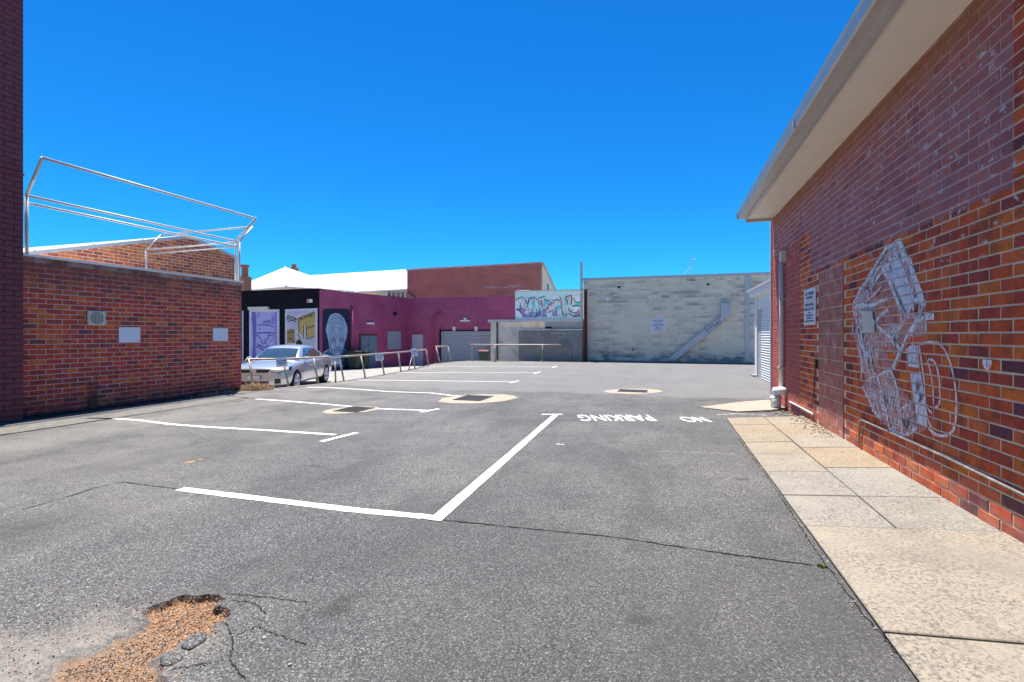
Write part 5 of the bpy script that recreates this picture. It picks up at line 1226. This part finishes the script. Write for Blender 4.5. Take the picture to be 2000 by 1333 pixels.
def rail_sign(x, y, idx, wd, hg, label, tilt=0.0):
    d = (posts[idx][1]-655); dd_ = F*H/d; c = atd(x, y, dd_-.12)
    n = (CAM-c); n.z = 0; n.normalize(); n = (n+Vector((.35, 0, 0))).normalized(); up = Vector((-.15+tilt, 0, 1)).normalized(); r = up.cross(n).normalized()
    if r.x < 0: r = -r
    n = r.cross(up)
    e = thing('rail_sign', (c.x, c.y, c.z-hg/2), label, 'sign', 'customer parking signs on the guard rail')
    if n.dot(CAM-c) < 0: n = -n
    MB().obox(c, r*wd/2, up*hg/2, n*.004).build('board', M['signw'], e)
    for s, q, ww, hh in (('CUSTOMER', .10, .86, .17), ('PARKING', -.14, .74, .17), ('ONLY', -.36, .4, .12)): text('lettering', s, .1, c+up*hg*q+n*.006, r, up, M['ink'], e, bold=.002, fit=(wd*ww, hg*hh))
rail_sign(550, 707, 1, .27, .25, 'white customer parking sign on the rail in front of the car bonnet')
rail_sign(656, 703.5, 3, .28, .25, 'white customer parking sign on the rail below the portrait mural')
rail_sign(741, 697, 5, .27, .27, 'white customer parking sign on the rail beside the tagged blue door')
rail_sign(809, 688.5, 7, .24, .32, 'white customer parking sign on the rail in front of the grey door')

# ================================================================== BINS
def bin_(loc, rz, label, lid, lift=0.0):
    e = thing('wheelie_bin', loc, label, 'bin', 'wheelie bins by the purple walls', rz)
    b = MB(); lo = [(-.24, -.26), (.24, -.26), (.24, .24), (-.24, .24)]; hi = [(-.29, -.36), (.29, -.36), (.29, .34), (-.29, .34)]
    b.v = [(x, y, .06) for x, y in lo]+[(x, y, .95) for x, y in hi]; b.f = [(3, 2, 1, 0), (4, 5, 6, 7), (0, 1, 5, 4), (1, 2, 6, 5), (2, 3, 7, 6), (3, 0, 4, 7)]
    me = b.mesh('body'); bevel(me, .03, 2); link('body', me, M['bin'], e, True)
    MB().box((-.31, -.38, .90), (.31, .36, .945)).build('rim', M['bin'], e, local=True)
    b = MB(); b.prism([(-.31, -.40, .96), (-.31, .38, .98), (-.31, .34, 1.05), (-.31, -.34, 1.02)], (.62, 0, 0)); me = b.mesh('lid'); bevel(me, .015, 1); link('lid', me, M[lid], e, True)
    MB().tube([(-.25, .42, .95), (.25, .42, .95)], .02, 8).build('handle', M['bin'], e, local=True)
    for s in (-1, 1): MB().lathe([(.10, 0), (.10, .05)], (s*.27, .26, .10), (s, 0, 0), 14).build('wheel', M['black'], e, local=True)
q = pR.pt(955, 690); bin_((q.x-.05, 28.2, yz(28.2)), R(200), 'dark green wheelie bin with red lid in front of the roller door', 'binred')
q = pP.pt(695, 700, .5); bin_((q.x, q.y, yz(q.y)), R(100), 'dark green wheelie bin with green lid beside the tagged blue door', 'bin')
q = pP.pt(678, 700, .55); bin_((q.x, q.y, yz(q.y)), R(95), 'dark green wheelie bin with green lid under the portrait mural', 'bin')

# ================================================================== SILVER CAR
def car_paint():
    t = NT('silver_car_paint'); t.color((0.55, 0.57, 0.61)); t.set(roughness=0.28, metallic=0.65); t.b.inputs['Coat Weight'].default_value = 0.8; t.b.inputs['Coat Roughness'].default_value = 0.05
    return t.m
M['carpaint'] = car_paint()
def glass(name, c):
    t = NT(name); t.color(c); t.set(roughness=0.03); t.b.inputs['Specular IOR Level'].default_value = 0.9; t.b.inputs['Coat Weight'].default_value = 1.0; t.b.inputs['Coat Roughness'].default_value = 0.02; return t.m
M['carglass'] = glass('tinted_car_glass', (0.035, 0.06, 0.075)); M['lamp'] = simple('headlamp_lens', (0.72, 0.68, 0.55), .15, var=.25, scale=25)
M['tyre'] = simple('tyre_rubber', (0.02, 0.02, 0.021), .85, var=.1); M['alloy'] = simple('alloy_wheel', (0.62, 0.63, 0.65), .3, .7, var=.05)
M['chrome'] = simple('chrome', (0.75, 0.75, 0.76), .12, 1.0, var=.03); M['plastic'] = simple('black_trim', (0.015, 0.015, 0.016), .5)
from mathutils.bvhtree import BVHTree
hd = Vector((.348, -.9375, 0)).normalized()
CAR = thing('parked_car', (-12.58, 14.16, yz(14.25)+.005), 'silver four-door sedan parked nose out behind the leaning guard rail', 'car', rz=math.atan2(hd.y, hd.x))
ST_ = [(2.42,.60,.30,.70,.775),(2.38,.74,.23,.72,.805),(2.2,.86,.20,.765,.85),(1.85,.92,.19,.815,.905),(1.45,.94,.19,.85,.945),(0.98,.945,.19,.88,.98),(0.4,.935,.19,.905,.99),(-.4,.935,.19,.92,1.0),(-1.1,.945,.19,.945,1.02),(-1.7,.945,.20,.965,1.055),(-2.2,.90,.24,.96,1.07),(-2.44,.80,.32,.93,1.03),(-2.50,.66,.40,.86,.93)]
def section(x, w_, zb, zs, zt):
    h = [(0, zb), (w_*.78, zb), (w_*.955, zb+.07), (w_, zb+.26), (w_*.995, (zb+zs)/2+.09), (w_*.97, zs), (w_*.85, zs+(zt-zs)*.66), (w_*.45, zt-.008), (0, zt)]
    return [(x, y, z) for y, z in h]+[(x, -y, z) for y, z in h[-2:0:-1]]
b = MB(); n = None
for s in ST_: q = section(*s); n = len(q); b.v += q
for i in range(len(ST_)-1):
    for j in range(n): b.f.append((i*n+j, i*n+(j+1) % n, (i+1)*n+(j+1) % n, (i+1)*n+j))
b.f.append(tuple(range(n))[::-1]); b.f.append(tuple((len(ST_)-1)*n+j for j in range(n)))
def apply(me, mods):
    o = bpy.data.objects.new('tmp', me); C.objects.link(o)
    for f in mods: f(o)
    dg = bpy.context.evaluated_depsgraph_get(); r = bpy.data.meshes.new_from_object(o.evaluated_get(dg)); bpy.data.objects.remove(o); return r
def subs(l):
    def f(o): m = o.modifiers.new('s', 'SUBSURF'); m.levels = l; m.render_levels = l
    return f
body_me = apply(b.mesh('body'), [subs(2)])
bmv = bmesh.new(); bmv.from_mesh(body_me); BV = BVHTree.FromBMesh(bmv); bmv.free()
cutm = MB()
for ax_ in (1.50, -1.415): cutm.lathe([(.37, -1.2), (.37, 1.2)], (ax_, 0, .33), (0, 1, 0), 32)
# keep the middle of the cut hollow only at the flanks
cut = MB()
for ax_ in (1.50, -1.415):
    for s in (-1, 1): cut.lathe([(.372, 0), (.372, .6)], (ax_, s*.62, .335), (0, s, 0), 32)
co = bpy.data.objects.new('cut', cut.mesh('cut')); C.objects.link(co)
def boo(o): m = o.modifiers.new('b', 'BOOLEAN'); m.operation = 'DIFFERENCE'; m.object = co; m.solver = 'EXACT'
body2 = apply(body_me, [boo]); bpy.data.objects.remove(co); body2.name = 'body'; body2.materials.clear()
body2.polygons.foreach_set('use_smooth', [abs(p.normal.y) < 2 for p in body2.polygons])
body = link('body', body2, M['carpaint'], CAR, True)
mdf = body.modifiers.new('e', 'EDGE_SPLIT'); mdf.split_angle = R(38)
for ax_ in (1.50, -1.415):
    for s in (-1, 1): MB().lathe([(.366, 0), (.366, .012)], (ax_, s*.63, .335), (0, s, 0), 24).build('wheel_well', M['plastic'], CAR, local=True)
def conform(pts, dir_, name, m, parent, off=.006, sub=6):
    """polygon fan on the body surface seen along dir_ (pts: 3-D points outside the body), pushed proud by off"""
    dir_ = Vector(dir_).normalized(); c = sum((Vector(p) for p in pts), Vector())/len(pts); b = MB(); k = len(pts); rings = []
    for r in range(sub+1):
        t = r/sub; ring = []
        for i in range(k):
            for q in range(4):
                p = c.lerp(Vector(pts[i]).lerp(Vector(pts[(i+1) % k]), q/4), t); h = BV.ray_cast(p-dir_*3, dir_)
                ring.append((h[0]+h[1]*off) if h[0] else p)
        rings.append(len(b.v)); b.v += [tuple(v) for v in ring]
    nn_ = 4*k
    for r in range(sub):
        for j in range(nn_): b.f.append((rings[r]+j, rings[r]+(j+1) % nn_, rings[r+1]+(j+1) % nn_, rings[r+1]+j))
    return b.build(name, M[m], parent, smooth=True, local=True)
def seam(pts, dir_, wd=.012, name='panel_gap', m='plastic', off=.003):
    dir_ = Vector(dir_).normalized(); P = []; Nn = Vector()
    for a, c in zip(pts[:-1], pts[1:]):
        for k in range(6):
            h = BV.ray_cast(Vector(a).lerp(Vector(c), k/6)-dir_*3, dir_)
            if h[0]: P.append(h[0]+h[1]*off); Nn += h[1]
    h = BV.ray_cast(Vector(pts[-1])-dir_*3, dir_)
    if h[0]: P.append(h[0]+h[1]*off)
    return MB().ribbon(P, wd, Nn.normalized()).build(name, M[m], body, local=True, fix=False)
X_ = (-1, 0, 0)
for s in (-1, 1): conform([(0, s*.48, .675), (0, s*.66, .64), (0, s*.89, .70), (0, s*.87, .815), (0, s*.66, .80)], X_, 'headlight_bezel', 'plastic', body, .003)
gr = conform([(0, -.40, .66), (0, .40, .66), (0, .47, .755), (0, -.47, .755)], X_, 'grille', 'plastic', body, .006)
conform([(0, .50, .69), (0, .66, .66), (0, .86, .72), (0, .84, .80), (0, .66, .785)], X_, 'headlight', 'lamp', body, .005); conform([(0, -.50, .69), (0, -.66, .66), (0, -.86, .72), (0, -.84, .80), (0, -.66, .785)], X_, 'headlight', 'lamp', body, .005)
conform([(0, -.40, .30), (0, .40, .30), (0, .44, .41), (0, -.44, .41)], X_, 'lower_intake', 'plastic', body, .006)
for s in (-1, 1): conform([(0, s*.58, .33), (0, s*.74, .33), (0, s*.74, .48), (0, s*.60, .48)], X_, 'fog_lamp_recess', 'plastic', body, .006)
h = BV.ray_cast(Vector((4, 0, .705)), Vector(X_)); bx = h[0].x
b = MB(); b.lathe([(.075, 0), (.07, .012), (.055, .012), (.05, .006)], (bx+.008, 0, .705), (1, 0, 0), 20); b.build('badge_ring', M['chrome'], gr, local=True)
b = MB(); b.poly([(bx+.022, .045, 0.690), (bx+.022, .02, 0.680), (bx+.022, -.03, 0.685), (bx+.022, -.045, 0.710), (bx+.022, -.02, 0.720), (bx+.022, -.005, 0.740), (bx+.022, .03, 0.735), (bx+.022, .02, 0.715)]); b.build('badge_lion', M['chrome'], gr, local=True)
MB().box((bx-.03, -.20, .465), (bx+.028, .20, .585)).build('number_plate_surround', M['plastic'], CAR, local=True)
npl = MB().box((bx+.028, -.186, .474), (bx+.034, .186, .576)).build('number_plate', M['signw'], CAR, local=True)
for k_ in range(7):
    y_ = -.14+k_*.046+(.012 if k_ > 2 else 0); pb_ = MB(); pb_.box((bx+.0345, y_, .50), (bx+.036, y_+.007, .55)); pb_.box((bx+.0345, y_+.02, .50), (bx+.036, y_+.027, .55)); pb_.box((bx+.0345, y_+.007, .50+.021*(k_ % 3)), (bx+.036, y_+.02, .508+.021*(k_ % 3))); pb_.build('plate_character', M['ink'], npl, local=True)
for s in (-1, 1):
    D = (0, -s, 0)
    seam([(1.02, 0, .28), (.98, 0, .60), (.90, 0, .86)], D); seam([(-.08, 0, .27), (-.10, 0, .60), (-.10, 0, .90)], D); seam([(-1.0, 0, .30), (-1.02, 0, .60), (-1.2, 0, .88)], D); seam([(1.02, 0, .28), (-.9, 0, .27)], D)
    conform([(1.18, s*1, .60), (1.02, s*1, .61), (1.02, s*1, .64), (1.16, s*1, .635)], D, 'side_vent', 'chrome', body, .004, 2)
    for x in (.22, -.82):
        h = BV.ray_cast(Vector((x, s*3, .76)), Vector(D)); MB().tube([(x+.10, h[0].y+s*.008, .765), (x+.05, h[0].y+s*.032, .768), (x-.05, h[0].y+s*.032, .768), (x-.10, h[0].y+s*.008, .765)], .013, 6).build('door_handle', M['carpaint'], body, smooth=True, local=True)
seam([(0, -.70, .78), (0, 0, .80), (0, .70, .78)], X_, .008)
# cabin
sd_ = [(1.02, .945), (.62, 1.20), (.22, 1.385), (-.15, 1.445), (-.55, 1.455), (-.95, 1.42), (-1.35, 1.28), (-1.92, 1.06)]     # side profile of roof line
def halfw(z, x): return .80-(z-.95)*.42 - max(0, x-.5)*.06
b = MB(); rows = []
for x, z in sd_:
    hw = halfw(z, x); zl = .93
    rows.append([(x, -.82, zl), (x, -hw, z-.05 if z > 1.1 else z-.01), (x, -hw*.80, z-.008), (x, 0, z+.012), (x, hw*.80, z-.008), (x, hw, z-.05 if z > 1.1 else z-.01), (x, .82, zl)])
for r in rows: b.v += r
for i in range(len(rows)-1):
    for j in range(6): b.f.append((i*7+j, i*7+j+1, (i+1)*7+j+1, (i+1)*7+j))
b.f.append(tuple(range(7))); b.f.append(tuple((len(rows)-1)*7+j for j in range(7)))
cab_me = apply(b.mesh('cabin'), [subs(2)]); cab_me.materials.clear(); cab_me.polygons.foreach_set('use_smooth', [True]*len(cab_me.polygons))
cab = link('cabin', cab_me, M['carpaint'], CAR, True)
bmv = bmesh.new(); bmv.from_mesh(cab_me); BV = BVHTree.FromBMesh(bmv); bmv.free()
fw = (-.55, 0, -.83)
def cast_glass(pts, d, name): return conform(pts, d, name, 'carglass', cab, .007, 8)
cast_glass([(.90, -.66, 1.0), (.90, .66, 1.0), (.30, .52, 1.345), (.30, -.52, 1.345)], fw, 'windscreen')
cast_glass([(-1.75, -.56, 1.12), (-1.75, .56, 1.12), (-1.12, .47, 1.365), (-1.12, -.47, 1.365)], (.45, 0, -.9), 'rear_window')
for s in (-1, 1):
    D = (0, -s, 0)
    cast_glass([(.66, s, .985), (-.07, s, .985), (-.10, s, 1.34), (.12, s, 1.325)], D, 'side_window'); cast_glass([(-.13, s, .985), (-1.0, s, .995), (-1.28, s, 1.12), (-.90, s, 1.315), (-.16, s, 1.345)], D, 'side_window')
    me = MB().box((.58, s*.86-.02, .955), (.74, s*.86+.16*s, 1.07)).mesh('mirror'); bevel(me, .035, 2); link('mirror', me, M['carpaint'], CAR, True)
# wheels
for ax_ in (1.50, -1.415):
    for s in (-1, 1):
        we = MB().lathe([(.22, 0), (.30, -.01), (.325, .02), (.335, .07), (.335, .15), (.325, .20), (.30, .225), (.235, .22), (.225, .19), (.22, .05)], (ax_, s*.70, .335), (0, s, 0), 32).build('wheel', M['tyre'], CAR, smooth=True, local=True)
        MB().lathe([(.238, .195), (.24, .222), (.225, .222), (.215, .19), (.20, .12)], (ax_, s*.70, .335), (0, s, 0), 32).build('rim', M['alloy'], we, smooth=True, local=True)
        MB().lathe([(.21, .10), (.21, .105)], (ax_, s*.70, .335), (0, s, 0), 24).build('brake_disc', M['plastic'], we, local=True)
        for k in range(5):
            a = 2*math.pi*k/5+.3
            for da in (-.16, .16):
                p0 = Vector((ax_+math.cos(a)*.05, s*.905, .335+math.sin(a)*.05)); p1 = Vector((ax_+math.cos(a+da)*.225, s*.912, .335+math.sin(a+da)*.225)); MB().tube([p0, p1], [.022, .018], 6).build('spoke', M['alloy'], we, smooth=True, local=True)
        MB().lathe([(.06, .19), (.055, .215)], (ax_, s*.70, .335), (0, s, 0), 16).build('hub', M['alloy'], we, local=True)
